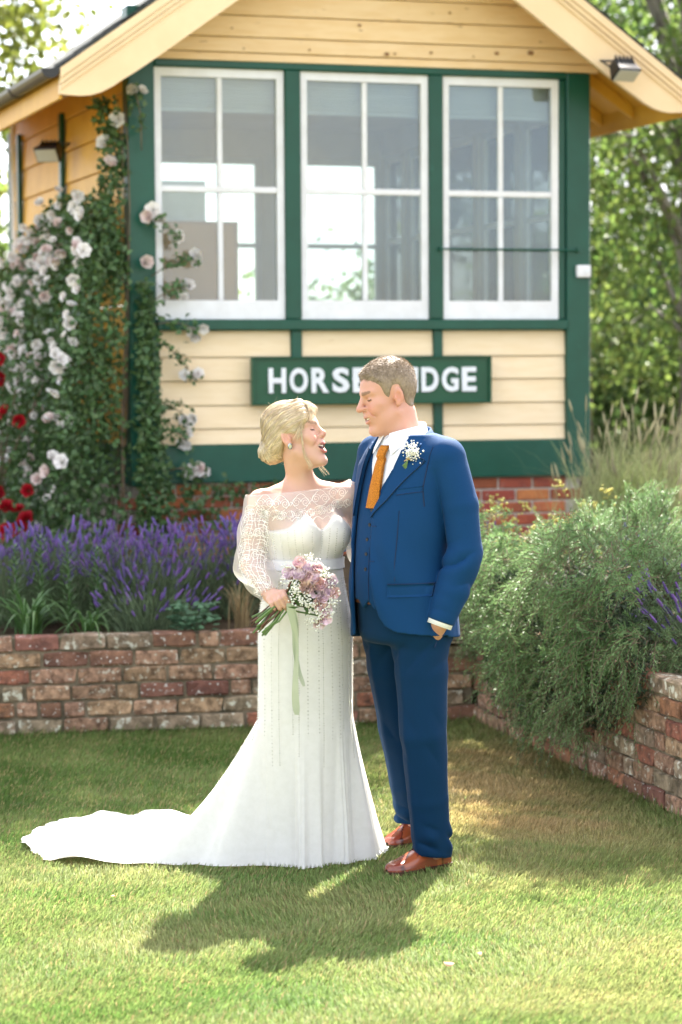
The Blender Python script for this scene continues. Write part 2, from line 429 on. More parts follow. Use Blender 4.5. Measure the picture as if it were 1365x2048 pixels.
flow = vnoise(P0, 2.2, 31) * 2.5
dx = np.cos(az) * lean + .45*np.cos(flow); dy = np.sin(az) * lean + .45*np.sin(flow)
tip = P0 + np.stack([dx * hgt, dy * hgt, hgt * (1.05 - .35*lean)], 1)
mid = P0 + (tip - P0) * .5 + np.array([0, 0, .18]) * hgt[:, None]
hgt[under_train(Xb, Yb)] *= .18
tip = P0 + np.stack([dx * hgt, dy * hgt, hgt * (1.05 - .35*lean)], 1); mid = P0 + (tip - P0) * .5 + np.array([0, 0, .18]) * hgt[:, None]
wd = np.stack([-np.sin(az), np.cos(az), 0*az], 1) * (.0012 + .0011 * rng.random(NB))[:, None]
V = np.stack([P0 - wd, P0 + wd, mid + wd*.8, mid - wd*.8, tip], 1).reshape(-1, 3)
i5 = np.arange(NB)[:, None] * 5
gme = new_mesh('lawn_grass', V, [i5 + np.array([0, 1, 2, 3]), i5 + np.array([3, 2, 4])])
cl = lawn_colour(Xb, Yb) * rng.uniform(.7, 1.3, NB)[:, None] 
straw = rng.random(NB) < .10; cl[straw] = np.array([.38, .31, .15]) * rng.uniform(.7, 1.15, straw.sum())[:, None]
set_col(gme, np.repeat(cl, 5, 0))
tag(link('lawn_grass', gme, 'grass_blade'), 'short mown lawn with yellow dry patches in front of the couple', 'grass', kind='stuff')

# a few fallen petals and leaves on the lawn
mat('fallen_petal', (.42, .13, .10), (.55, .33, .2), scale=90, rough=.6, transl=.2)
for q, (px, py, sz, lb) in enumerate([(.305, 6.93, .016, 'small red fallen petal lying on the lawn below the brown shoe'),
                                  (.40, 7.05, .013, 'tiny pinkish fallen petal lying on the lawn right of the red one'),
                                  (-.755, 7.85, .013, 'small tan fallen leaf lying on the grass below the train')]):
    th = np.linspace(0, 2*PI, 7)[:-1]
    Vp = [(sz*math.cos(t), sz*.7*math.sin(t), .004*math.cos(2*t)) for t in th] + [(0, 0, .005)]
    me = new_mesh('fallen_petal', Vp, np.array([[i, (i+1) % 6, 6] for i in range(6)]))
    tag(link('fallen_petal', me, 'fallen_petal', loc=(px, py, .03), rot=(.35, .1, q)), lb, 'petal')

# ================================================================== brick garden walls
bc = dict(rough=.93, bump=.7, bscale=55, spec=.15, objrand=.22, hue=.012)
mat('brick_tan', (.42, .265, .165), (.13, .08, .05), scale=26, col3=(.48, .43, .33), c3scale=38, c3lo=.58, c3hi=.66, **bc)
mat('brick_red', (.38, .165, .095), (.13, .07, .048), scale=24, col3=(.42, .36, .28), c3scale=45, c3lo=.62, c3hi=.68, **bc)
mat('brick_dark', (.13, .068, .05), (.27, .135, .09), scale=13, col3=(.60, .58, .52), c3scale=50, c3lo=.62, c3hi=.66, **bc)
mat('brick_lichen', (.36, .27, .18), (.13, .10, .065), scale=18, col3=(.56, .54, .43), c3scale=24, c3lo=.55, c3hi=.64, **bc)
mat('mortar', (.25, .205, .14), (.085, .075, .05), scale=9, rough=1, bump=.8, bscale=60, spec=.1)
mat('plinth_brick', (.36, .10, .055), (.25, .075, .05), scale=12, col3=(.4, .3, .22), c3scale=30, c3lo=.64, c3hi=.72, **bc)
mat('plinth_brick_orange', (.50, .165, .07), (.38, .12, .06), scale=12, **bc)
mat('plinth_mortar', (.48, .44, .38), (.36, .32, .27), scale=20, rough=1, bump=.4)
def brick_mesh(L, H, T, seed, wear=.004):
    r = np.random.default_rng(seed); bm = bmesh.new(); bmesh.ops.create_cube(bm, size=1)
    for v in bm.verts: v.co = Vector((v.co.x * L, v.co.y * T, v.co.z * H))
    bmesh.ops.bevel(bm, geom=bm.edges[:], offset=.007, segments=1, affect='EDGES')
    bmesh.ops.subdivide_edges(bm, edges=[e for e in bm.edges if e.calc_length() > .12], cuts=2)
    for v in bm.verts: v.co += Vector(r.normal(size=3) * wear * np.array([.5, .55, .5]))
    bmesh.ops.triangulate(bm, faces=bm.faces[:])
    me = bpy.data.meshes.new('brick'); bm.to_mesh(me); bm.free(); return me
def brick_set(mats, L, H, T, nshape, wear, seed):
    out = []
    for m in mats:
        for k in range(nshape):
            me = brick_mesh(L, H, T, seed + k, wear); me.materials.append(MATS[m]); out.append(me)
    return out
FULL = brick_set(['brick_tan', 'brick_red', 'brick_dark', 'brick_lichen'], .208, .068, .10, 4, .0060, 50)
HALF = brick_set(['brick_tan', 'brick_red', 'brick_dark', 'brick_lichen'], .098, .068, .10, 2, .0042, 80)
def garden_wall(A, B, courses, hc, label, seed, z0=0.0, weights=(.47, .12, .15, .26)):
    r = random.Random(seed); d = B - A; Ln = float(np.linalg.norm(d)); ang = math.atan2(d[1], d[0])
    e = empty('garden_wall', (A[0], A[1], 0), ang, label, 'wall')
    m = MB(); m.box((0, .014, -.1), (Ln, .15, z0 + courses*hc - .012)); m.build('mortar', 'mortar', e)
    for c in range(courses):
        x = -r.uniform(0, .2)
        while x < Ln:
            half = r.random() < .12
            k = r.choices(range(4), weights)[0]
            if half: me = HALF[k*2 + r.randrange(2)]; l = .098
            else: me = FULL[k*4 + r.randrange(4)]; l = .208
            if c == courses - 1 and k == 3: pass
            if x + l/2 > 0 and x + l/2 < Ln + .02:
                o = link('brick', me, None, e, (x + l/2, .05 + r.uniform(-.005, .005), z0 + (c + .5) * hc + r.uniform(-.003, .003)),
                         (r.uniform(-.012, .012), r.uniform(-.012, .012) + (PI if r.random() < .5 else 0), r.uniform(-.012, .012)))
            x += l + r.uniform(.010, .017)
    return e
garden_wall(WL0, WC, 6, .0805, 'low weathered brick retaining wall behind the bride, holding the lavender bed', 3)
garden_wall(WC + np.array([.012, -.02]), WR1, 7, .0755, 'low brick wall on the right running towards the camera under the rosemary', 8, 0, weights=(.34, .2, .26, .2))
# grass tufts against the foot of the walls are part of the lawn_grass mesh
# ================================================================== signal box
SBX, SBY, SBR = -1.1367, 14.0, RAD(18)
box_ = empty('signal_box', (SBX, SBY, 0), SBR, 'cream timber signal box with green posts and white sash windows behind the couple', 'building')
mat('cream_paint', (.87, .70, .47), (.82, .64, .40), scale=5, rough=.5, bump=.12, bscale=25, stretch=(1, 6, 6), objrand=.035, col3=(.62, .42, .2), c3scale=9, c3lo=.66, c3hi=.80)
mat('gable_paint', (.83, .62, .36), (.77, .545, .28), scale=5, rough=.5, bump=.12, bscale=25, stretch=(1, 6, 6), objrand=.04, col3=(.40, .25, .12), c3scale=8, c3lo=.675, c3hi=.73)
mat('barge_paint', (.83, .635, .40), (.79, .58, .35), scale=4, rough=.45, bump=.06)
mat('cream_bounce_tint', (.72, .41, .05), (.62, .33, .035), scale=4, rough=.5, bump=.1)  # cream paint with the warm bounced light put into its colour
mat('green_paint', (.004, .072, .046), (.003, .060, .037), scale=6, rough=.34, bump=.08, bscale=30, objrand=.06, col3=(.008, .095, .065), c3scale=12, c3lo=.66, c3hi=.8)
mat('green_chipped', (.004, .072, .046), (.003, .060, .037), scale=6, rough=.36, bump=.1, bscale=30, col3=(.42, .40, .33), c3scale=5.5, c3lo=.695, c3hi=.705)
mat('white_paint', (.80, .81, .84), (.72, .72, .74), scale=9, rough=.4, bump=.08)
mat('sign_white', (.80, .82, .86), (.70, .73, .76), scale=12, rough=.4)
mat('sign_green', (.005, .075, .036), (.004, .064, .030), scale=12, rough=.3)
mat('slate', (.022, .025, .026), (.045, .05, .048), scale=12, rough=.8, bump=.3, objrand=.3)
mat('black_plastic', (.012, .013, .014), (.02, .02, .022), scale=10, rough=.35)
mat('interior', (.74, .71, .65), (.66, .62, .56), scale=3, rough=.8)
mat('interior_floor', (.22, .15, .09), (.15, .1, .06), scale=5, rough=.7)
mat('blind', (.66, .68, .70), (.56, .58, .60), scale=3, rough=.7, transl=.3, stretch=(1, 1, 40))
mat('cork', (.52, .29, .13), (.46, .25, .11), scale=60, rough=.9)
mat('board_frame', (.42, .25, .14), None, rough=.6)
mat('lamp_glass', (.5, .5, .45), None, rough=.1)
glass = glass_mat('window_glass'); MATS['window_glass'] = glass
U0, U1, ZB, ZT, DEP = -.075, 2.81, 1.08, 3.53, 3.75

# brick plinth below the frame
m = MB(); m.box((U0+.05, .048, .2), (U1-.05, .2, ZB-.003)); pl = m.build('plinth', 'plinth_mortar', box_)
PF = brick_set(['plinth_brick', 'plinth_brick_orange'], .214, .065, .09, 2, .0012, 20)
r_ = random.Random(5)
for c in range(6):
    x = U0 + .05 + (-.11 if c % 2 else 0); z = ZB - .003 - (c + .5) * .0752
    while x < U1 - .05:
        l = .214
        if x + l > U0 + .06 and x + l < U1 + .06:
            link('brick', PF[r_.choice([0, 1, 0, 1, 2, 3])], None, pl, (x + l/2, .085 + r_.uniform(-.0015, .0015), z), (0, r_.choice([0, PI]), 0))
        x += .225
# timber frame
def part(name, a, b, m='green_paint', bev=.006, parent=None):
    q = MB(); q.box(a, b); return q.build(name, m, parent or box_, bevel=bev)
part('corner_post', (U0, 0, ZB - .012), (.082, .14, ZT + .3)); part('corner_post', (2.657, 0, ZB - .012), (U1, .14, ZT - .002))
part('post_trim', (2.612, .022, 2.036), (2.656, .1, 3.488)); part('post_trim', (.0825, .012, 1.30), (.10, .09, 1.972))
for a, b in ((.868, .964), (1.768, 1.855)): part('mullion', (a, .004, 2.036), (b, .11, 3.49))
part('head_beam', (.083, .001, 3.489), (2.656, .12, 3.531))
part('sill_beam', (.083, -.016, 1.972), (2.656, .12, 2.034))
part('base_beam', (.083, .004, ZB), (2.656, .13, 1.302), 'green_chipped')
for a, b in ((.90, .966), (1.794, 1.852)): part('short_post', (a, .012, 1.303), (b, .1, 1.971))
# weatherboards under the windows
zb = [1.304, 1.397, 1.533, 1.677, 1.816, 1.971]
for i in range(5):
    z0, z1 = zb[i], zb[i+1]
    for a, b in ((.1002, .8995), (.9665, 1.7935), (1.8525, 2.6565)):
        dy = random.uniform(-.0015, .0015)
        q = MB(); q.add([(a, .030+dy, z0), (b, .030+dy, z0), (b, .06, z0), (a, .06, z0), (a, .043+dy, z1-.004), (b, .043+dy, z1-.004), (b, .06, z1-.004), (a, .06, z1-.004)],
                        [(0,3,2,1),(4,5,6,7),(0,1,5,4),(1,2,6,5),(2,3,7,6),(3,0,4,7)])
        q.build('plank', 'cream_paint', box_, bevel=.003)
part('wall_lining', (.10, .062, 1.09), (2.66, .08, 1.98), 'interior', 0)
# gable weatherboards
PT = math.tan(RAD(35.3)); UC = 1.37; EAVE_U, EAVE_Z = 1.915, 3.405
RZ = EAVE_Z + EAVE_U * PT                                       # top of roof boarding at the ridge
def roof_under(u): return RZ - .06 - abs(u - UC) * PT
zs_ = [3.533, 3.585, 3.675, 3.80, 3.925, 4.05, 4.175, 4.30, 4.425, 4.55, 4.66]
for i in range(len(zs_) - 1):
    z0, z1 = zs_[i], zs_[i+1] - .004
    h0 = min((RZ - .06 - z0) / PT, 1.50); h1 = min((RZ - .06 - z1) / PT, 1.50)
    if h1 < .05: break
    q = MB(); a0, b0, a1, b1 = UC-h0, UC+h0, UC-h1, UC+h1; a0 = max(a0, .083 if z0 < 3.83 else -9); 
    if z0 < 3.83: a1 = max(a1, .083)
    dy = random.uniform(-.002, .002)
    q.add([(a0, .010+dy, z0), (b0, .010+dy, z0), (b0, .05, z0), (a0, .05, z0), (a1, .022+dy, z1), (b1, .022+dy, z1), (b1, .05, z1), (a1, .05, z1)],
          [(0,3,2,1),(4,5,6,7),(0,1,5,4),(1,2,6,5),(2,3,7,6),(3,0,4,7)])
    q.build('plank', 'gable_paint', box_, bevel=.003)
q = MB(); q.add([(UC-1.5, .07, 3.55), (UC+1.5, .07, 3.55), (UC, .07, 4.62)], [(0, 1, 2)]); q.build('gable_lining', 'interior', box_)

# knots and nail heads showing through the gable paint
mat('knot', (.20, .10, .045), (.30, .17, .08), scale=40, rough=.8)
for (u, z, r) in ((1.33, 3.765, .010), (1.50, 3.602, .014), (1.55, 3.606, .008), (.55, 3.72, .006), (.62, 3.605, .006), (1.02, 3.61, .007), (1.78, 3.62, .009), (2.05, 3.605, .006), (2.2, 3.63, .013), (.42, 3.85, .006), (1.9, 3.86, .007), (2.42, 3.64, .018)):
    q = MB(); n = 8; q.add([(u + r*1.2*math.cos(2*PI*k/n), .0055, z + r*.8*math.sin(2*PI*k/n)) for k in range(n)], [tuple(range(n))]); q.build('knot', 'knot', box_)
# sash windows
def sash_window(a, b, z0, z1, y, parent, M_=Matrix(), blind=True, bars=True, mid=True, low=.11, name='window', bl=.18):
    st, tp, ba = .042, .05, .030
    zm = z0 + (z1 - z0) * .52; um = (a + b) / 2 + .004
    fr = MB()
    fr.box((a, y, z0), (a+st, y+.05, z1)); fr.box((b-st, y, z0), (b, y+.05, z1))
    fr.box((a+st, y+.001, z0), (b-st, y+.049, z0+low)); fr.box((a+st, y+.001, z1-tp), (b-st, y+.049, z1))
    wobj = fr.build(name, 'white_paint', parent); wobj.matrix_basis = M_
    g = MB(); g.box((a+st+.001, y+.004, zm-.018), (b-st-.001, y+.046, zm+.018)); g.build('meeting_rail', 'white_paint', wobj, bevel=.004)
    rows = [(z0+low, zm-.018), (zm+.018, z1-tp)]
    for z_a, z_b in rows:
        if bars:
            g = MB(); g.box((um-ba/2, y+.008, z_a+.001), (um+ba/2, y+.042, z_b-.001)); g.build('glazing_bar', 'white_paint', wobj, bevel=.004)
            spans = [(a+st, um-ba/2), (um+ba/2, b-st)]
        else: spans = [(a+st, b-st)]
        for s0, s1 in spans:
            p = MB(); p.box((s0+.0005, y+.024, z_a+.0005), (s1-.0005, y+.028, z_b-.0005)); p.build('pane', 'window_glass', wobj)
    if blind:
        bm_ = MB(); n = 9
        for i in range(n):
            zz = z1 - tp + .02 - (i + 1) * bl / n; bm_.box((a+st-.01, y+.09, zz), (b-st+.01, y+.105, zz + bl/n*.82))
        bm_.box((a+st-.01, y+.088, z1-tp-bl-.012), (b-st+.01, y+.108, z1-tp-bl+.016))
        bm_.build('blind', 'blind', wobj)
    return wobj
W3 = [(.0845, .866), (.966, 1.766), (1.857, 2.610)]
for (a, b) in W3: sash_window(a, b, 2.036, 3.487, .028, box_)
# rod across the right window
q = MB(); q.tube([(1.835, -.022, 2.455), (2.72, -.022, 2.455)], .0065, 8)
q.box((1.822, -.03, 2.443), (1.838, .004, 2.467)); q.box((2.715, -.03, 2.443), (2.735, 0, 2.467)); q.build('guard_rod', 'green_paint', box_)
# back wall and right side wall: posts and sashes the sky shows through
part('floor', (U0+.02, .13, 1.32), (U1-.02, DEP, 1.36), 'interior_floor', 0)
part('ceiling', (U0+.02, .13, 3.50), (U1-.02, DEP, 3.52), 'interior', 0)
part('back_beam', (U0, DEP-.1, 1.36), (U1, DEP, 1.95), 'interior', 0); part('back_head', (U0, DEP-.1, 3.30), (U1, DEP, 3.499), 'interior', 0)
for a in (U0, .85, 1.78, U1-.09): part('back_post', (a, DEP-.09, 1.951), (a+.09, DEP-.01, 3.299), 'interior', .004)
for a, b in ((U0+.09, .85), (.94, 1.78), (1.87, U1-.09)):
    sash_window(a, b, 1.951, 3.299, DEP-.08, box_, blind=False, bars=False, low=.06)
part('side_sill', (U1-.1, .145, 1.2), (U1-.005, DEP-.1, 2.0), 'cream_paint', 0); part('side_head', (U1-.1, .145, 3.32), (U1-.005, DEP-.1, 3.499), 'interior', 0)
for v in (.9, 1.65, 2.4, 3.1): part('side_post', (U1-.1, v, 2.001), (U1-.01, v+.09, 3.319), 'interior', .004)
vs = [.145, .9, .99, 1.65, 1.74, 2.4, 2.49, 3.1, 3.19, 3.65]
for k in range(0, 10, 2):
    v0, v1 = vs[k], vs[k+1]
    sash_window(0, v1 - v0, 2.001, 3.319, 0, box_, Matrix.Translation((U1 - .02, v0, 0)) @ Matrix.Rotation(PI/2, 4, 'Z'), blind=False, bars=False, low=.06)
# left side wall: cream boards tinted yellow for bounced light, and dark battens
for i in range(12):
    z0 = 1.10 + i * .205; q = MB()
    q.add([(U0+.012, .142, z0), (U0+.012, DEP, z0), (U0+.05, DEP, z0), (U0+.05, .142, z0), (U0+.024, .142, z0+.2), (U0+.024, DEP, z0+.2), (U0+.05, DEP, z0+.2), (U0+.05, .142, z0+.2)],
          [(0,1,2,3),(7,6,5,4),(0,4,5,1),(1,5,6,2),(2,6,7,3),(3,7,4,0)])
    q.build('plank', 'cream_bounce_tint', box_, bevel=.003)
for v in (1.85, 3.35): part('batten', (U0-.02, v, 1.1), (U0+.011, v+.07, 3.4))
part('corner_post', (U0-.005, DEP+.001, ZB), (U0+.1, DEP+.1, 3.45))
part('side_base_beam', (U0-.012, .142, 1.08), (U0+.011, DEP, 1.30))
m = MB(); m.box((U0+.04, .21, .2), (U0+.2, DEP, ZB-.004)); m.build('side_plinth', 'plinth_mortar', box_)
m = MB(); m.box((U1-.2, .21, .2), (U1-.05, DEP, ZB+.3)); m.build('side_plinth', 'plinth_mortar', box_)

# roof: boarding, slates, bargeboards, gutters
VF, VB = -.345, DEP + .3
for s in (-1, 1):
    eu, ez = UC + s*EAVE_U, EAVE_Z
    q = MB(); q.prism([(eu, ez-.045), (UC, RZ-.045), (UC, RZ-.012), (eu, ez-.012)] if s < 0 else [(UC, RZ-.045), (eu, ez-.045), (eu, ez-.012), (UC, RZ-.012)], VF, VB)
    q.build('roof_boarding', 'cream_bounce_tint', box_)
    rf = MB(); rf.prism([(eu, ez-.008), (UC, RZ-.008), (UC, RZ+.002), (eu, ez+.002)] if s < 0 else [(UC, RZ-.008), (eu, ez-.008), (eu, ez+.002), (UC, RZ+.002)], VF-.03, VB)
    rf = rf.build('roof', 'slate', box_)
    # slates along the verge, one by one
    n = 17; sl = math.hypot(EAVE_U, EAVE_U*PT); 
    sm_ = MB(); sm_.box((-.085, 0, 0), (.085, .28, .009)); sme = sm_.mesh('slate'); sme.materials.append(MATS['slate'])
    for col_ in range(2):
        for i in range(n):
            t = (i + .35) / n; u = eu + (UC - eu) * t; z = ez + (RZ - ez) * t
            link('slate', sme, None, rf, (u, VF - .058 - random.uniform(0, .012) + .3*col_, z + .010 + .006*(i % 2) + random.uniform(0, .004)), (0, -s*-RAD(35.3 - 4) , 0))
    # bargeboard with scrolled foot and two mouldings
    zt = lambda h: RZ + .008 - h * PT
    foot = 1.917
    low = [(foot, 3.268), (1.80, 3.262), (1.74, 3.268), (1.68, 3.287), (1.62, 3.318), (1.56, 3.358), (1.48, 3.408), (1.37, 3.483)]
    poly = [(h, z) for h, z in low] + [(0, 3.483 + 1.37*PT), (0, zt(0)), (foot, zt(foot))]
    P2 = [(UC + s*h, z) for h, z in poly]
    if s < 0: P2 = P2
    else: P2 = P2[::-1]
    q = MB(); q.prism(P2, VF-.036, VF-.002); bb = q.build('bargeboard', 'barge_paint', box_)
    for k, (d0, d1, pr) in enumerate(((.002, .046, .030), (.048, .074, .020), (.078, .098, .011))):
        P3 = [(UC + s*foot, zt(foot) - d1*1.22), (UC, zt(0) - d1*1.22), (UC, zt(0) - d0*1.22), (UC + s*foot, zt(foot) - d0*1.22)]
        if s > 0: P3 = P3[::-1]
        q = MB(); q.prism(P3, VF-.036-pr, VF-.0365); q.build('moulding', 'barge_paint', bb)
    part('fascia', (min(eu, eu - s*.02) , VF + .001, 3.245), (max(eu, eu - s*.02), VB, 3.375), 'cream_bounce_tint', .003)
    # rafter feet under the eaves
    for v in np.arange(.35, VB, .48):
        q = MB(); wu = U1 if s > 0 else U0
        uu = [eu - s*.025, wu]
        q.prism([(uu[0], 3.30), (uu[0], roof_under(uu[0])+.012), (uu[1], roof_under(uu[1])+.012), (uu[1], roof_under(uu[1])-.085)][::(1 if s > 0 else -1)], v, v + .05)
        q.build('rafter', 'cream_bounce_tint', box_, bevel=.003)
    # half-round gutter
    gp = [(.052*math.cos(t), .052*math.sin(t)) for t in np.linspace(PI, 2*PI, 9)] + [(.046*math.cos(t), .046*math.sin(t)) for t in np.linspace(2*PI, PI, 9)]
    q = MB(); q.prism([(eu + s*.056 + x, 3.405 + z) for x, z in gp], VF - .05, VB); gu = q.build('gutter', 'black_plastic', box_)
    q = MB(); q.prism([(eu + s*.056 + .053*math.cos(t), 3.405 + .053*math.sin(t)) for t in np.linspace(PI, 2*PI, 9)] , VF - .062, VF - .0505); q.build('end_cap', 'black_plastic', gu)
    for v in (.6, 1.7, 2.8):
        q = MB(); q.prism([(eu + s*.056 + .058*math.cos(t), 3.405 + .058*math.sin(t)) for t in np.linspace(PI, 2*PI, 9)] + [(eu + s*.056 + .0535*math.cos(t), 3.405 + .0535*math.sin(t)) for t in np.linspace(2*PI, PI, 9)], v, v + .05); q.build('gutter_bracket', 'black_plastic', gu)
part('ridge', (UC-.07, VF-.04, RZ+.004), (UC+.07, VB, RZ+.05), 'slate', .01)

# things fixed to the building or standing in it
def loc_sb(u, v, z):
    c, s = math.cos(SBR), math.sin(SBR); return (SBX + c*u - s*v, SBY + s*u + c*v, z)
def floodlight(p, rz, tilt, label):
    e = empty('floodlight', p, rz, label, 'lamp')
    q = MB(); q.add([(-.085, -.06, -.055), (.085, -.06, -.055), (.085, -.06, .055), (-.085, -.06, .055), (-.06, .05, -.035), (.06, .05, -.035), (.06, .05, .035), (-.06, .05, .035)],
                    [(3,2,1,0)[::-1], (4,5,6,7)[::-1], (0,1,5,4)[::-1], (1,2,6,5)[::-1], (2,3,7,6)[::-1], (3,0,4,7)[::-1]])
    o = q.build('housing', 'black_plastic', e, bevel=.006, rot=(tilt, 0, 0))
    q = MB(); q.box((-.072, -.066, -.043), (.072, -.0605, .043)); q.build('lens', 'lamp_glass', o)
    q = MB()
    for k in range(5): q.box((-.058 + .028*k, .0, .037), (-.054 + .028*k, .055, .052))
    q.build('cooling_fins', 'black_plastic', o)
    q = MB(); q.tube([(-.09, 0, 0), (-.095, .05, .03), (-.09, .10, .05), (0, .115, .055), (.09, .10, .05), (.095, .05, .03), (.09, 0, 0)], .006, 6); q.build('bracket', 'black_plastic', e)
    return e
floodlight(loc_sb(2.79, VF - .17, 3.50), SBR + RAD(12), RAD(52), 'black floodlight fixed to the right bargeboard above the right window')
floodlight(loc_sb(-.22, 1.55, 3.13), SBR - RAD(38), RAD(35), 'dark floodlight hanging under the left eaves above the roses')
e = empty('alarm_box', loc_sb(2.755, -.001, 2.29), SBR, 'small white alarm box on the green corner post right of the windows', 'alarm')
q = MB(); q.box((-.045, -.035, 0), (.045, 0, .075)); q.build('case', 'white_paint', e, bevel=.012, seg=2)
q = MB(); q.box((-.002, -.039, .022), (.034, -.0352, .05)); q.build('label_panel', 'sign_white', e)
# station sign with raised letters
sg = empty('station_sign', loc_sb(1.39, 0, 1.532), SBR, 'green framed station sign with raised white letters behind the groom', 'sign')
q = MB(); q.box((-.735, -.034, .012), (.735, -.002, .270)); q.build('board', 'sign_green', sg)
for a, b in (((-.751, -.052, 0), (.751, -.004, .0118)), ((-.751, -.052, .2702), (.751, -.004, .282)), ((-.751, -.052, .0119), (-.7352, -.004, .2701)), ((.7352, -.052, .0119), (.751, -.004, .2701))):
    q = MB(); q.box(a, b); q.build('frame', 'sign_green', sg, bevel=.003)
def letter(ch, x0, width, h, parent):
    cu = bpy.data.curves.new('letter', 'FONT'); cu.body = ch; cu.size = 1; cu.offset = .028; cu.extrude = .045; cu.bevel_depth = .006; cu.resolution_u = 4
    to = bpy.data.objects.new('letter', cu); COL.objects.link(to)
    dg = bpy.context.evaluated_depsgraph_get(); me = bpy.data.meshes.new_from_object(to.evaluated_get(dg)); bpy.data.objects.remove(to)
    V = np.array([v.co[:] for v in me.vertices]); mn, mx = V.min(0), V.max(0)
    n = (V - mn) / (mx - mn)
    W = np.stack([x0 + n[:, 0]*width, -.034 - n[:, 2]*.014, .070 + n[:, 1]*h], 1)
    me.vertices.foreach_set('co', W.astype(np.float32).ravel()); me.name = 'letter'; me.update(); me.materials.clear()
    return link('letter', me, 'sign_white', parent)
x = -.650
for ch, wd in zip('HORSEBRIDGE', (.106, .112, .108, .104, .094, .106, .108, .034, .108, .106, .092)):
    letter(ch, x, wd, .147, sg); x += wd + .0225
# inside: cork board and white board seen through the left window
e = empty('notice_board', loc_sb(.50, .22, 1.36), SBR + RAD(2), 'brown cork notice board standing behind the left window', 'board')
q = MB(); q.box((-.36, 0, 0), (.115, .02, 1.24)); q.build('cork_panel', 'cork', e)
q = MB(); q.box((.1155, -.006, 0), (.135, .024, 1.255)); q.box((-.38, -.006, 1.2405), (.115, .024, 1.255)); q.build('frame', 'board_frame', e)
e = tag(part('white_panel', (.06, .34, 2.3), (.47, .355, 2.86), 'white_paint', 0), None)
# ================================================================== people
def to_local(P, c, R): return (P - np.asarray(c, float)) @ R
def to_world(Q, c, R): return Q @ R.T + np.asarray(c, float)
def mouth_paths(laugh):
    A = lambda *p: np.array(p)
    c = A(.0370, -.0680, -.0375)
    up = [A(0, -.1045, -.0470), A(.018, -.0975, -.0455), c]
    lo = [A(0, -.1015, -.0655 - .013*laugh), A(.018, -.0935, -.0600 - .010*laugh), c]
    gap = [A(0, -.1035, -.0560 - .005*laugh), A(.017, -.0970, -.0525 - .004*laugh), A(.0335, -.0725, -.0400 - .002*laugh)]
    return up, lo, gap, [.0050 + .0056*laugh, .0046 + .0046*laugh, .0030 + .0012*laugh]
def head_sdf(Q, fem=0.0, laugh=0.0):
    S = Q.copy(); S[:, 0] = np.abs(S[:, 0])
    d = s_ell(Q, (0, .012, .045), (.0755, .098, .092))
    d = smin(d, s_ell(Q, (0, -.034, .048), (.060, .057, .058)), .03)
    d = smin(d, s_ell(Q, (0, -.042, -.02), (.059 - .003*fem, .052, .070)), .03)
    d = smin(d, s_ell(Q, (0, -.040, -.066 - .006*laugh), (.050 - .004*fem, .050, .045)), .03)
    d = smin(d, s_cap(S, (.053 - .005*fem, -.004, -.050), (.016, -.074, -.100 - .006*laugh), .017, .014), .024)
    d = smin(d, s_ell(Q, (0, -.083, -.103 - .007*laugh), (.020 - .003*fem, .016, .016)), .018)
    d = smin(d, s_ell(S, (.042, -.060, -.008), (.022, .023, .018)), .02)
    d = smin(d, s_ell(S, (.037, -.078, -.028), (.018, .015, .017)), .018)
    d = smin(d, s_cap(S, (.010, -.0905, .037), (.046, -.073, .038), .0095 - .003*fem, .008), .016)
    d = smin(d, s_ell(Q, (0, -.083, -.046), (.029, .020, .024)), .02)
    d = smin(d, s_ell(Q, (0, -.036, -.103), (.034 - .008*fem, .038, .017)), .025)
    d = smax(d, -s_ell(S, (.032, -.102, .014), (.018, .0155, .0095)), .012)
    d = smin(d, s_ell(S, (.032, -.0775, .0135), (.0145, .0125, .0095)), .004)
    tipy, tipz = (-.1190, -.015) if fem < .5 else (-.1125, -.009)
    n = s_cap(Q, (0, -.0905, .032), (0, tipy + .003, tipz + .004), .0085 - .0018*fem, .0115 - .002*fem)
    n = smin(n, s_ell(Q, (0, tipy, tipz), (.0130 - .003*fem, .0115 - .001*fem, .0110 - .0012*fem)), .006)
    n = smin(n, s_ell(S, (.0125 - .001*fem, -.104, -.0165), (.0078, .0112, .0080)), .007)
    d = smin(d, n, .009)
    # mouth: lips stretched back over the cheeks in a smile, then the gap between them
    up, lo, gap, gr = mouth_paths(laugh)
    d = smin(d, s_path(S, up, [.0050, .0046, .0030]), .006); d = smin(d, s_path(S, lo, [.0058, .0050, .0030]), .006)
    d = smax(d, -s_path(S, gap, gr), .0025)
    d = smax(d, -s_path(S, [np.array((.0165, -.107, -.018)), np.array((.031, -.095, -.030)), np.array((.0415, -.082, -.048))], [.0022, .0036, .0022]), .006)
    # ears
    Re = rotz(RAD(-22)) @ rotx(RAD(-8))
    e = s_ell(S, (.0765, .010, .004), (.0072, .0168, .0290), Re)
    e = smin(e, s_ell(S, (.0715, .004, -.022), (.0075, .010, .010)), .01)
    e = smax(e, -s_ell(S, (.0845, .005, .006), (.0080, .0100, .0185), Re), .003)
    e = smin(e, s_ell(S, (.074, -.004, -.002), (.006, .005, .008)), .006)
    d = smin(d, e, .006)
    return d
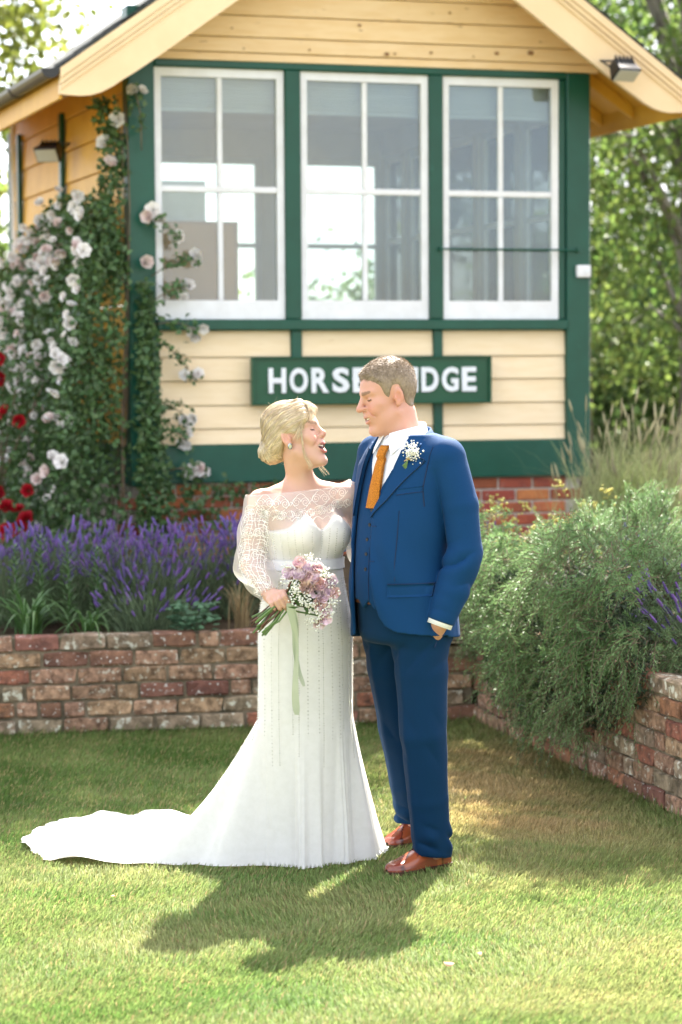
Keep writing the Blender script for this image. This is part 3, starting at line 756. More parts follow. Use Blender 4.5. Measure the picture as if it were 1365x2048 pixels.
def skin_colour(V, Q, base, fem, laugh, brow):
    S = Q.copy(); S[:, 0] = np.abs(S[:, 0]); n = len(V)
    c = np.tile(np.array(base), (n, 1)); inh = (np.linalg.norm(Q, axis=1) < .19)
    def blend(w, col):
        nonlocal c; w = np.clip(w, 0, 1)[:, None]; c = c * (1 - w) + np.array(col) * w
    red = np.array(base) * np.array([1.02, .74, .68])
    g = lambda p, r: np.exp(-(np.linalg.norm(S - np.array(p), axis=1) / r)**2) * inh
    blend(.75 * g((.038, -.088, -.022), .022), red); blend(.7 * g((0, -.12, -.012), .014), red); blend(.7 * g((.08, .008, .0), .026), red)
    blend(.35 * (vnoise(V, 60, 4) * .5 + .5), np.array(base) * np.array([1, .88, .84]))
    up, lo, gap, gr = mouth_paths(laugh); lip = np.minimum(s_path(S, up, [.0050, .0046, .0030]), s_path(S, lo, [.0058, .0050, .0030]))
    blend((lip < .0016) * inh * (.85 if fem else .5), (.42, .13, .12) if fem else (.46, .19, .15))
    ins = (s_path(S, gap, gr) < .0012) & (lip > .0006)
    blend(ins * inh * 1.0, (.10, .02, .02))
    b = s_cap(S, (.014, -.100, .0365), (.046, -.083, .040), .0058, .0038)
    blend((b < .0012) * inh * .72 * (S[:, 1] < -.07), brow)
    lash = (np.abs(S[:, 2] - (.0095 + 14*(S[:, 0] - .032)**2)) < .0022) & (np.abs(S[:, 0] - .033) < .0125) & (S[:, 1] < -.076)
    blend(lash * inh * .95, (.035, .02, .015))
    crease = (np.abs(S[:, 2] - (.0195 - 10*(S[:, 0] - .032)**2)) < .0013) & (np.abs(S[:, 0] - .032) < .014) & (S[:, 1] < -.075)
    blend(crease * inh * .35, np.array(base) * np.array([.7, .5, .45]))
    return c
def hair_strands(name, roots, dirs, L, seg, bend, wid, m, parent, lift=.0):
    """straight-ish short strands: roots (n,3), dirs (n,3)"""
    n = len(roots); t = np.linspace(0, 1, seg)[None, :, None]
    P = roots[:, None] + dirs[:, None] * (np.asarray(L)[:, None, None] * t) + bend[:, None] * t**2
    side = unit(np.cross(dirs, rng.normal(size=(n, 3))))
    W = np.asarray(wid) * np.linspace(1, .25, seg)[None]
    V, F = ribbons_np(P, np.broadcast_to(W, (n, seg)), side)
    return link(name, new_mesh(name, V, F), m, parent)
def grad(fn, P, h=.002):
    g = np.stack([fn(P + np.eye(3)[k]*h) - fn(P - np.eye(3)[k]*h) for k in range(3)], 1); return unit(g)

mat('skin', None, attr='Col', rough=.5, spec=.45, sss=.12, bump=.06, bscale=220)
mat('teeth', (.80, .76, .66), None, rough=.25, spec=.5)
mat('suit_blue', (.0030, .041, .130), (.0026, .035, .110), scale=400, rough=.75, spec=.14, sheen=.03, bump=.12, bscale=700)
mat('suit_trouser', (.0019, .026, .074), (.0016, .022, .062), scale=400, rough=.78, spec=.12, sheen=.03, bump=.12, bscale=700)
mat('waistcoat_blue', (.0028, .039, .120), (.0024, .033, .102), scale=400, rough=.75, spec=.14, sheen=.03, bump=.12, bscale=700)
mat('shirt_white', (.80, .81, .86), (.76, .77, .83), scale=300, rough=.7)
mat('tie_knit', (.74, .27, .022), (.50, .16, .012), scale=260, rough=.85, bump=1.0, bscale=260, lo=.42, hi=.58)
mat('button_dark', (.02, .02, .025), None, rough=.3)
mat('seam_dark', (.004, .02, .07), None, rough=.8)
mat('leather_tan', None, attr='Col', rough=.22, spec=.5, coat=.35, bump=.05, bscale=300)
mat('sole_dark', (.05, .018, .010), None, rough=.5)
mat('lace_dark', (.02, .012, .01), None, rough=.7)
mat('belt_brown', (.14, .05, .02), None, rough=.4)
mat('hair_grey_brown', (.32, .245, .175), (.215, .16, .11), scale=60, rough=.5, spec=.4, islrand=.38)
mat('hair_blonde', (.78, .67, .49), (.48, .36, .22), scale=26, rough=.42, spec=.5, islrand=.32, transl=.25)
mat('hair_blonde_base', (.58, .46, .30), (.34, .245, .14), scale=40, rough=.5, spec=.4, stretch=(1, 1, .4))

# ------------------------------------------------------------------ groom
GO = np.array([.25, 8.42, 0.0])
groom = empty('person', GO, 0, 'man in a blue three piece suit with orange tie, hand in pocket, smiling', 'person')
def plink(name, V, F, m, parent, origin, sm=True):
    return link(name, new_mesh(name, V - origin, F), m, parent, sm=sm)
gH = np.array([.169, 8.40, 1.650]); gS = .97
gR = rotz(RAD(-70)) @ rotx(RAD(12)) @ roty(RAD(-3))
gT = np.array([.235, 8.40, 0.0]); gA = rotz(RAD(-50))
gsh = [np.array([.187, .012, 1.442]), np.array([-.187, .012, 1.442])]            # torso-local shoulder joints
toT = lambda *p: (np.array(p) - gT) @ gA
g_elL, g_wrL = toT(.424, 8.228, 1.125), toT(.338, 8.212, .893)
g_elR, g_wrR = toT(.075, 8.76, 1.19), toT(-.10, 8.72, 1.10)
g_haL = toT(.293, 8.322, .800)
def groom_body(P):
    Q = to_local(P, gH, gR) / gS
    d = head_sdf(Q, 0, .12) * gS
    nb = to_world(np.array([-.010, -.012, 1.46]), gT, gA)
    d = smin(d, s_cap(P, to_world(np.array([0, .026, -.060]), gH, gR), nb, .058, .071), .024)
    L = to_local(P, gT, gA)
    t = s_loft(L, [.8, .95, 1.1, 1.3, 1.42, 1.50], [.15, .15, .15, .16, .15, .07], [.11, .12, .12, .11, .09, .06], [0]*6, [-.01, -.02, -.02, 0, .015, .03])
    t = smax(t, np.maximum(.80 - L[:, 2], L[:, 2] - 1.50), .03)
    d = smin(d, t, .04)
    for s, (el, wr) in enumerate(((g_elL, g_wrL), (g_elR, g_wrR))):
        d = smin(d, s_path(L, [gsh[s] * np.array([.9, 1, 1]), el, wr], [.045, .040, .029], .01), .03)
    # left hand sliding into the pocket: palm, four fingers, thumb
    ax = unit(g_haL - g_wrL); sd = unit(np.cross(ax, np.array([0, 1., 0])))
    fw = np.cross(sd, ax)
    d = smin(d, s_cap(L, g_wrL + ax*.02, g_haL, .030, .034), .02)
    for k in range(4):
        b = g_haL + sd * (-.027 + .018*k) + ax*.02
        d = smin(d, s_path(L, [b, b + ax*(.035 + .006*(k in (1, 2))), b + ax*.07 + fw*.012], [.0095, .009, .0075]), .006)
    d = smin(d, s_path(L, [g_wrL + ax*.03 + sd*.020, g_wrL + ax*.055 + sd*.026, g_wrL + ax*.080 + sd*.022], [.014, .0115, .0095]), .010)
    for hp, kn, an in (((.27, 8.345, .87), (.281, 8.315, .488), (.315, 8.37, .07)), ((.165, 8.49, .87), (.21, 8.62, .48), (.275, 8.83, .07))):
        d = smin(d, s_path(P, [np.array(hp), np.array(kn), np.array(an)], [.075, .052, .036], .02), .03)
    return d
gx = axis_grid((-.17, .04, .012), (.04, .30, .0026), (.30, .50, .006))
gy = axis_grid((8.05, 8.28, .007), (8.28, 8.53, .0028), (8.53, 8.90, .012))
gz = axis_grid((.0, .72, .016), (.72, .94, .006), (.94, 1.48, .012), (1.48, 1.82, .0026))
V, F = surface_nets(groom_body, gx, gy, gz)
me = new_mesh('body', V - GO, F)
set_col(me, skin_colour(V, to_local(V, gH, gR) / gS, (.54, .29, .215), 0, .12, (.13, .08, .05)))
link('body', me, 'skin', groom, sm=True)
# teeth
def teeth(H, R, S, par, org, laugh):
    up, lo, gap, gr = mouth_paths(laugh); gp = np.array(gap); xs_ = np.linspace(-.0305, .0305, 15); rows = np.linspace(0, 1, 3); ax_ = np.abs(xs_)
    y0 = np.interp(ax_, gp[:, 0], gp[:, 1]) + .0030 + .0015*laugh + .0006*np.abs(np.sin(xs_*420)); zt = np.interp(ax_, gp[:, 0], gp[:, 2] + np.array(gr))
    hh = np.interp(ax_, [0, .018, .0305], [.0080, .0070, .0030])
    Q = np.array([[x, y + .0006*r, z + .0005 - h*r] for r in rows for x, y, z, h in zip(xs_, y0, zt, hh)])
    return link('teeth', new_mesh('teeth', to_world(Q*S, H, R) - org, grid_faces(3, 15)), 'teeth', par, sm=True)
teeth(gH, gR, gS, groom, GO, .12)
# hair: close cropped cap and short strands
HL_Y = [-.14, -.092, -.070, -.052, -.044, -.036, -.024, -.014, -.004, .018, .030, .040, .060, .12]
HL_Z = [.098, .089, .076, .058, .040, .000, -.010, .028, .043, .043, .006, -.030, -.050, -.054]
def g_hair(P):
    Q = to_local(P, gH, gR) / gS
    d = s_ell(Q, (0, .012, .045), (.0755, .098, .092))
    d = smin(d, s_ell(Q, (0, -.034, .048), (.060, .057, .058)), .03)
    d = smin(d, s_cap(Q, (0, .020, -.050), (0, .035, -.10), .0615), .02)
    hl = np.interp(Q[:, 1], HL_Y, HL_Z) + .003*vnoise(Q, 150, 3)
    thick = (.0040 + .008*np.clip((Q[:, 2] - .05) / .07, 0, 1) + .0012*vnoise(Q, 140, 2)) * np.clip((Q[:, 2] - hl)/.024, .12, 1)
    d = d - thick
    return smax(d, -(Q[:, 2] - hl) * .8, .006) * gS
V, F = surface_nets(g_hair, axis_grid((.03, .31, .0032)), axis_grid((8.26, 8.54, .0032)), axis_grid((1.52, 1.83, .0032)))
hair_g = plink('hair', V, F, 'hair_grey_brown', groom, GO)
ix = rng.integers(0, len(V), 15000); rt = V[ix] + rng.normal(size=(15000, 3)) * .001; nrm = grad(g_hair, rt)
Ql = to_local(rt, gH, gR) / gS
fwd = gR @ np.array([0, -1., .15]); dwn = gR @ np.array([0, .25, -1.])
topw = np.clip((Ql[:, 2] - .06) / .05, 0, 1)[:, None]
fl = topw * fwd + (1 - topw) * dwn + rng.normal(size=rt.shape) * .22
kk = g_hair(rt) > -.004
dr = unit(fl - nrm * np.sum(fl*nrm, 1, keepdims=True) + nrm * (.22 + .3*topw))
Ln = (.007 + .007*topw[:, 0]) * rng.uniform(.6, 1.2, len(rt))
tag(hair_strands('hair_strands', (rt - GO - nrm*.001)[kk], dr[kk], Ln[kk], 3, (-nrm * .003)[kk], .00055, 'hair_grey_brown', hair_g), kind='stuff')

# --- tailoring in the torso frame
JZ = [.74, .86, .95, 1.05, 1.15, 1.25, 1.35, 1.42, 1.47, 1.515, 1.56]
JW = [.212, .203, .194, .187, .187, .194, .202, .200, .168, .112, .078]
JD = [.180, .180, .182, .180, .176, .167, .152, .138, .122, .098, .076]
JC = [-.015, -.02, -.026, -.03, -.028, -.020, -.010, -.002, .000, -.006, -.010]
XLz = [.70, .80, .842, .855, .875, .91, .96, 1.02, 1.23, 1.26, 1.32, 1.40, 1.47, 1.52, 1.60]
XL  = [.45, .32, .190, .115, .080, .058, .045, .036, .016, .020, .048, .078, .088, .078, .062]
XRz = [.70, .95, 1.1, 1.22, 1.30, 1.40, 1.47, 1.52, 1.60]
XR  = [-.085, -.085, -.090, -.095, -.094, -.090, -.082, -.074, -.062]
def torso(L, off=0.0): return s_loft(L, JZ, JW, JD, [0]*len(JZ), JC) - off
def sleeve(L, s, ex=0.0):
    sh = gsh[s]; el, wr = ((g_elL, g_wrL), (g_elR, g_wrR))[s]
    p = [sh, sh + (el - sh)*.5 + np.array([.012 if s == 0 else -.012, .006, 0]), el, el + (wr - el)*.55, wr]
    d = s_path(L, p, [.064, .063, .060, .056, .051], .008) - ex
    ax = unit(wr - el); d = smax(d, (L - wr) @ ax - .004, .006)
    # folds gathering at the elbow and forearm
    t = (L - sh) @ unit(wr - sh); h = L[:, 0]*38 + L[:, 2]*95 + L[:, 1]*25
    amp = .0095 * np.exp(-((L[:, 2] - el[2] + .05) / .070)**2) + .0030 * np.exp(-((L[:, 2] - wr[2] - .07) / .05)**2)
    w1 = np.sin((L[:, 2]*74 - L[:, 0]*46 + L[:, 1]*20 + 1.5*np.sin(L[:, 0]*31 + L[:, 1]*17))/2); w1 = 1 - 2*np.abs(w1)**.65
    return d + amp * w1 * (.55 + .45*np.sin(L[:, 2]*19 + L[:, 1]*31)) - .002*np.sin(L[:, 2]*17 + L[:, 0]*12)
def jacket_outer(L, arms=None):
    d = torso(L)
    for s in (-1, 1):
        d = smin(d, s_cap(L, (s*.055, .006, 1.520), (s*.184, .006, 1.466), .034, .050), .04)
    d = d + (.0042*np.sin(L[:, 2]*26 + L[:, 0]*52 + 2*np.sin(L[:, 0]*14)) * np.exp(-((L[:, 2] - 1.04)/.15)**2) + .0022*np.sin(L[:, 0]*38 - L[:, 2]*14)*np.exp(-((L[:, 2] - 1.33)/.08)**2) + .0018*vnoise(L, 11, 5)) * (L[:, 1] < .06)
    if arms is None: arms = np.minimum(sleeve(L, 0), sleeve(L, 1))
    return smink(d, arms, .004 + .030*np.clip((L[:, 2] - 1.36)/.08, 0, 1))
def jacket(P):
    L = to_local(P, gT, gA); arms = np.minimum(sleeve(L, 0), sleeve(L, 1)); o = jacket_outer(L, arms)
    inner = torso(L, -.013); z = L[:, 2]
    d = smax(o, -inner, .002)
    op = np.maximum.reduce([L[:, 0] - np.interp(z, XLz, XL), np.interp(z, XRz, XR) - L[:, 0], L[:, 1] - .0])
    d = smax(d, -op, .003)
    hem = .838 - .22*np.clip(-L[:, 0] - .06, 0, .15) - .10*np.clip(L[:, 1] + .05, 0, .3)
    hem = np.where(arms < .012, .6, hem)
    d = smax(d, hem - z, .004)
    neck = s_cap(L, (-.01, -.02, 1.42), (-.012, -.004, 1.62), .066, .068)
    d = smax(d, -neck, .003)
    return smax(d, z - 1.530 - .05*(L[:, 1] - .03), .004)
jx = axis_grid((-.22, .0, .007), (.0, .50, .0042)); jy = axis_grid((8.06, 8.52, .0042), (8.52, 8.84, .009)); jz = axis_grid((.77, 1.60, .0042))
V, F = surface_nets(jacket, jx, jy, jz)
jk = plink('jacket', V, F, 'suit_blue', groom, GO)
def front_y(fn, x, z, lo=-.42, hi=.0):
    """first surface met going back (+y) in the torso frame"""
    x = np.asarray(x, float); z = np.asarray(z, float); ys = np.linspace(lo, hi, 85); y = np.full(x.shape, hi)
    done = np.zeros(x.shape, bool); prev = np.full(x.shape, lo); pv = fn(np.stack([x, prev, z], -1).reshape(-1, 3)).reshape(x.shape)
    for yy in ys[1:]:
        v = fn(np.stack([x, np.full(x.shape, yy), z], -1).reshape(-1, 3)).reshape(x.shape)
        hit = (~done) & (v < 0)
        y[hit] = (prev + (yy - prev) * pv / np.where(np.abs(pv - v) < 1e-9, 1, pv - v))[hit]; done |= hit; prev = np.where(done, prev, yy); pv = np.where(done, pv, v)
    return y
def patch(name, X, Z, fn, off, thick, m, parent, edge=None):
    """sheet laid on the front of fn in the torso frame, with a folded rim for thickness"""
    y = front_y(fn, X, Z); nu, nv = X.shape
    top = np.stack([X, y - off - thick, Z], -1); bot = np.stack([X, y - off + .004, Z], -1)
    V = np.concatenate([top.reshape(-1, 3), bot.reshape(-1, 3)]); F = grid_faces(nu, nv); n = nu*nv
    i = np.arange(n).reshape(nu, nv)
    ring = np.concatenate([i[0, :-1], i[:-1, -1], i[-1, :0:-1], i[:0:-1, 0]]); nx = np.roll(ring, -1)
    R = np.stack([ring, nx, nx + n, ring + n], -1)
    return link(name, new_mesh(name, to_world(V, gT, gA) - GO, np.concatenate([F, R])), m, parent, sm=False)
# lapels follow the opening edges; peak of the notch near the collar
zz = np.linspace(1.245, 1.475, 30)
wl = np.interp(zz, [1.245, 1.30, 1.38, 1.425, 1.432, 1.475], [.002, .036, .070, .090, .058, .040])
for s in (1, -1):
    e0 = np.interp(zz, XLz, XL) if s > 0 else np.interp(zz, XRz, XR)
    X = e0[:, None] + s * wl[:, None] * np.linspace(-.02, 1, 8)[None]; Z = np.repeat(zz[:, None], 8, 1) + .02*np.linspace(0, 1, 8)[None]*(zz[:, None] - 1.24)/.2
    o = patch('lapel', X, Z, jacket_outer, .001, .007, 'suit_blue', jk); smooth(o.data)
# rolled collar round the back of the neck
ph = np.linspace(RAD(-118), RAD(118), 40)
ring = []
for k, (rr, dz) in enumerate(((.080, -.012), (.081, .004), (.086, .006), (.100, -.022), (.106, -.040))):
    for a in ph:
        f = (1 + math.cos(a)) / 2 * .0 + .5*(1 - math.cos(a))   # 1 at the front
        b = abs(a) / RAD(118)
        ring.append((rr*1.04*math.sin(a) - .011, .000 + rr*1.0*math.cos(a) - .012*b**3, 1.545 - .045*b**2.2 + dz*(1 - .25*b)))
plink('collar', to_world(np.array(ring), gT, gA), grid_faces(5, 40), 'suit_blue', jk, GO)
# pocket flap, breast welt, dart seam, buttonholes
gu_, gv_ = np.linspace(0, 1, 5), np.linspace(0, 1, 9)
def rect(x0, x1, z0, z1, skew=0): return x0 + (x1 - x0)*gv_[None] + 0*gu_[:, None], z0 + (z1 - z0)*gu_[:, None] + skew*gv_[None]
patch('pocket_flap', *rect(.095, .195, .975, 1.018, .004), jacket_outer, .001, .004, 'suit_blue', jk)
patch('pocket_seam', *rect(.094, .196, 1.019, 1.0215, .004), jacket_outer, .0, .003, 'seam_dark', jk)
patch('breast_pocket', *rect(.105, .175, 1.325, 1.342, .012), jacket_outer, .0, .003, 'suit_blue', jk)
patch('breast_seam', *rect(.105, .175, 1.3225, 1.3248, .012), jacket_outer, .0, .0022, 'seam_dark', jk)
patch('dart_seam', *rect(.1195, .1210, 1.03, 1.27), jacket_outer, .0, .0016, 'seam_dark', jk)
za = np.linspace(1.285, 1.488, 16); xa = np.interp(za, [1.285, 1.34, 1.42, 1.488], [.178, .174, .176, .182])
patch('armhole_seam', xa[:, None] + np.linspace(-.0009, .0009, 3)[None], np.repeat(za[:, None], 3, 1), jacket_outer, .0, .0018, 'seam_dark', jk)
for z in (1.215, 1.095): patch('buttonhole', *rect(.026, .046, z, z + .0025), jacket_outer, .0, .0022, 'seam_dark', jk)
# sleeve buttons
axs = unit(g_wrL - g_elL)
# waistcoat
def waistcoat_f(L):
    d = torso(L, -.016); z = L[:, 2]
    vx = np.interp(z, [1.29, 1.47, 1.56], [.0, .085, .10]); neckcut = np.maximum.reduce([np.abs(L[:, 0] + .004) - vx, 1.29 - z, L[:, 1] + .0])
    d = smax(d, -neckcut, .002)
    pt = .955 - .028*np.clip(1 - np.abs(np.abs(L[:, 0] - .002) - .030)/.028, 0, 1) + np.where(L[:, 1] < 0, 0, .0)
    d = smax(d, pt - z, .003)
    d = smax(d, z - 1.50, .003)
    return smax(d, -s_cap(L, (-.01, -.02, 1.42), (-.012, -.004, 1.62), .072, .072), .003)
V, F = surface_nets(lambda P: waistcoat_f(to_local(P, gT, gA)), axis_grid((-.0, .45, .0042)), axis_grid((8.14, 8.66, .0042)), axis_grid((.90, 1.52, .0042)))
wc = plink('waistcoat', V, F, 'waistcoat_blue', groom, GO)
fr_w = lambda L: torso(L, -.016)
def disc(x, z, r, fn, off, m, name, parent, th=.0035):
    y = float(front_y(fn, np.array([x]), np.array([z]))[0]); q = MB(); n = 12
    q.add([(x + r*math.cos(2*PI*k/n), y - off, z + r*math.sin(2*PI*k/n)) for k in range(n)] + [(x + r*.9*math.cos(2*PI*k/n), y - off - th, z + r*.9*math.sin(2*PI*k/n)) for k in range(n)] +
          [(x + r*.6*math.cos(2*PI*k/n), y - off - th*.6, z + r*.6*math.sin(2*PI*k/n)) for k in range(n)],
          [(k, (k+1) % n, (k+1) % n + n, k + n) for k in range(n)] + [(k+n, (k+1) % n + n, (k+1) % n + 2*n, k + 2*n) for k in range(n)] + [tuple(range(2*n, 3*n))])
    q.v = [tuple(to_world(np.array(p), gT, gA) - GO) for p in q.v]; return q.build(name, m, parent)
for z in (1.268, 1.218, 1.168, 1.118, 1.066): disc(-.002 - .004*(z < 1.2), z, .0068, fr_w, -.001, 'button_dark', 'button', wc)
patch('front_edge', *rect(.0085, .0105, .955, 1.285), fr_w, .0, .0016, 'seam_dark', wc)
# shirt and its collar
def shirt_f(L):
    d = smin(torso(L, -.022), s_cap(L, (-.01, -.014, 1.46), (-.011, -.006, 1.545), .076, .074), .02); z = L[:, 2]
    d = smax(d, np.maximum(1.10 - z, z - 1.552 - .2*(L[:, 1] - .03) + 0), .004)
    return smax(d, -s_cap(L, (-.01, -.016, 1.47), (-.012, -.004, 1.62), .0715, .0715), .002)
V, F = surface_nets(lambda P: shirt_f(to_local(P, gT, gA)), axis_grid((.0, .45, .004)), axis_grid((8.16, 8.64, .004)), axis_grid((1.10, 1.60, .004)))
shirt = plink('shirt', V, F, 'shirt_white', groom, GO)
ph = np.linspace(RAD(-172), RAD(172), 60); ring = []
for k in range(5):
    t = k / 4
    for a in ph:
        b = abs(a) / RAD(172)                                   # 0 at the back, 1 at the front
        drop = .026 + .046 * np.clip((b - .55)/.45, 0, 1)**1.3
        rr = .0735 + .006*t + .030*np.clip((b - .55)/.45, 0, 1)*t
        ang = a * (1 - .10*t*(b > .5)*(b - .5)*2)
        ring.append((rr*math.sin(ang) - .011, -.004 + rr*1.0*math.cos(ang) - .010*b, 1.570 - .040*b**1.6 - drop*t))
plink('shirt_collar', to_world(np.array(ring), gT, gA), grid_faces(5, 60), 'shirt_white', shirt, GO)
# shirt cuff peeping out of the left sleeve
c0, c1 = g_wrL - axs*.012, g_wrL + axs*.018
Vc, Fc = tube_np(np.array([c0, c1, c1 - axs*.001, c0]), [.044, .044, .040, .038], 20, False)
plink('shirt_cuff', to_world(Vc, gT, gA), np.array(Fc), 'shirt_white', groom, GO)
# tie: knot and blade
def tie_y(x, z): return front_y(lambda L: shirt_f(L), x, z)
tz = np.linspace(1.49, 1.275, 24); tw = np.interp(tz, [1.275, 1.44, 1.455, 1.48, 1.49], [.033, .020, .019, .021, .019])
s5 = np.linspace(-1, 1, 9); X = tw[:, None]*s5[None] - .004; Z = np.repeat(tz[:, None], 9, 1)
Y = np.interp(tz, [1.275, 1.35, 1.42, 1.47, 1.49], [-.170, -.156, -.138, -.116, -.102])[:, None] + .009*s5[None]**2
Y = Y - (tz[:, None] > 1.452)*.009 - .004
top = np.stack([X, Y, Z], -1).reshape(-1, 3); bot = top + np.array([0, .008, 0]); n = len(top)
i = np.arange(n).reshape(24, 9); rg = np.concatenate([i[0, :-1], i[:-1, -1], i[-1, :0:-1], i[:0:-1, 0]]); nx = np.roll(rg, -1)
plink('tie', to_world(np.concatenate([top, bot]), gT, gA), np.concatenate([grid_faces(24, 9), np.stack([rg, nx, nx+n, rg+n], -1)]), 'tie_knit', groom, GO)
# trousers
gl = [(np.array([.268, 8.345, .90]), np.array([.275, 8.325, .70]), np.array([.281, 8.315, .488]), np.array([.297, 8.335, .26]), np.array([.315, 8.372, .02])),
      (np.array([.168, 8.48, .90]), np.array([.182, 8.53, .70]), np.array([.210, 8.61, .48]), np.array([.240, 8.70, .26]), np.array([.272, 8.82, .05]))]
def trousers_f(P):
    L = to_local(P, gT, gA)
    d = s_loft(L, [.75, .86, .95, 1.03], [.185, .185, .178, .17], [.150, .155, .160, .158], [0]*4, [-.01, -.012, -.018, -.02])
    d = smax(d, np.maximum(.80 - P[:, 2], P[:, 2] - 1.0), .05)
    for k, pts in enumerate(gl):
        g = s_path(P, list(pts), [.104, .092, .080, .071, .066], .006)
        z = P[:, 2]
        sw = .5 + .5*np.sin(P[:, 0]*61 + P[:, 1]*23 + k*2)
        fold = .0010*vnoise(P, 9, 8) + .0110*sw*np.exp(-((z - .115)/.05)**2)*(1 - 2*np.abs(np.sin((z*88 + P[:, 0]*38 + 1.2*np.sin(P[:, 1]*40) + k)/2))**.65) + .0042*sw*np.exp(-((z - .47)/.10)**2)*(1 - 2*np.abs(np.sin((z*42 + P[:, 0]*64 + k)/2))**.7) + .0040*np.exp(-((z - .79)/.07)**2)*(1 - 2*np.abs(np.sin((z*62 - P[:, 0]*70 + P[:, 1]*30)/2))**.7)
        g = g + fold
        # pressed crease down the front of each leg
        c = np.stack([np.interp(z, [p[2] for p in pts[::-1]], [p[m] for p in pts[::-1]]) for m in (0, 1)], 1)
        fdir = np.array([-.74, -.67]); q = (P[:, :2] - c); lat = np.abs(q @ np.array([fdir[1], -fdir[0]])); fr = q @ fdir
        g = g - .0055*np.exp(-(lat/.016)**2)*(fr > 0)
        cut = (.052 if k == 0 else .085) - .25*(fr*-1.0).clip(-.1, .1)*.5
        g = smax(g, cut - z, .004)
        d = smin(d, g, .022)
    return d
V, F = surface_nets(trousers_f, axis_grid((.0, .46, .0055)), axis_grid((8.12, 8.94, .006)), axis_grid((.02, 1.02, .0055)))
tr = plink('trousers', V, F, 'suit_trouser', groom, GO)
pk = np.array([(.350, 8.262, .885), (.335, 8.250, .845), (.318, 8.240, .800)])
q = MB(); q.tube([p - GO for p in pk], .0028, 6); q.build('pocket_edge', 'seam_dark', tr)
plink('belt', to_world(np.array([(.19*math.sin(a), -.018 - .166*math.cos(a), z) for z in (.945, .975) for a in np.linspace(-1.2, 1.2, 20)]), gT, gA), grid_faces(2, 20), 'belt_brown', tr, GO)
# shoes
def shoe(toe, heel, name='shoe'):
    toe, heel = np.array([*toe, 0.]), np.array([*heel, 0.]); Ls = np.linalg.norm(toe - heel); f = (toe - heel)/Ls; rt_ = np.array([f[1], -f[0], 0])
    st = np.array([0, .03, .10, .22, .34, .45, .55, .66, .76, .86, .94, .985, 1.0])
    hw = np.array([.016, .027, .033, .035, .036, .038, .042, .046, .047, .043, .032, .018, .006])
    ht = np.array([.060, .075, .082, .084, .083, .082, .074, .060, .050, .044, .038, .030, .022])
    tt = np.linspace(0, 1, 40); w_ = np.interp(tt, st, hw); h_ = np.interp(tt, st, ht); na = 25; a = np.linspace(0, PI, na)
    ca = np.sign(np.cos(a))*np.abs(np.cos(a))**.75; sa = np.sin(a)**.72
    Vv = (heel + tt[:, None, None]*Ls*f + (w_[:, None]*ca[None])[..., None]*rt_ + np.stack([0*a, 0*a, sa], -1)[None]*(h_[:, None, None] - .012) + np.array([0, 0, .018]))
    T_, A_ = np.meshgrid(tt, a, indexing='ij')
    col = np.tile(np.array([.30, .075, .028]), (40*na, 1)); T1, A1 = T_.ravel(), np.abs(A_.ravel() - PI/2)
    dk = np.array([.135, .030, .016])
    wing = T1 > .70 + .16*np.clip(A1/.9, 0, 1) - .05*np.exp(-(A1/.14)**2)      # wing tip
    wing2 = (A1 > 1.18) & (T1 > .30); quar = (T1 < .20); fac = (A1 < .62) & (T1 > .33) & (T1 < .60)
    col[wing | wing2 | quar | fac] = np.array([.20, .042, .022])
    edge = (np.abs(T1 - (.70 + .16*np.clip(A1/.9, 0, 1) - .05*np.exp(-(A1/.14)**2))) < .018) | (np.abs(T1 - .20) < .014) | ((np.abs(A1 - .62) < .08) & (T1 > .30) & (T1 < .61))
    col[edge] = dk * .6
    me_ = new_mesh(name, Vv.reshape(-1, 3) - GO, grid_faces(40, na)); set_col(me_, col); o = link(name, me_, 'leather_tan', groom, sm=True)
    # sole with heel block
    out = [(heel + t*Ls*f + s*(w + .004)*rt_) for s, seq in ((1, list(zip(tt, w_))), (-1, list(zip(tt, w_))[::-1])) for t, w in seq]
    n = len(out); S_ = MB(); S_.add([p + np.array([0, 0, .020]) - GO for p in out] + [p + np.array([0, 0, .004]) - GO for p in out], [tuple(range(n))[::-1], tuple(range(n, 2*n))] + [(k, (k+1) % n, (k+1) % n + n, k+n) for k in range(n)])
    S_.build('sole', 'sole_dark', o)
    lc = MB()
    for k in range(4):
        t = .40 + .05*k; w0 = np.interp(t, tt, w_); h0 = np.interp(t, tt, h_)
        pts = [heel + (t + .012*np.cos(3*b))*Ls*f + rt_*w0*.62*b + np.array([0, 0, h0 + .0105 - .016*b*b]) - GO for b in np.linspace(-1, 1, 7)]
        lc.tube(pts, .0022, 5)
    for s in (-1, 1):
        p0 = heel + .40*Ls*f + np.array([0, 0, .096]) - GO
        lc.tube([p0, p0 + rt_*s*.018 + f*.012 + np.array([0, 0, .004]), p0 + rt_*s*.03 + f*.02 - np.array([0, 0, .016]), p0 + rt_*s*.026 + f*.045 - np.array([0, 0, .028])], .0018, 5)
    lc.build('laces', 'lace_dark', o)
    return o
shoe((.150, 8.255), (.372, 8.435)); shoe((.160, 8.725), (.330, 8.945))
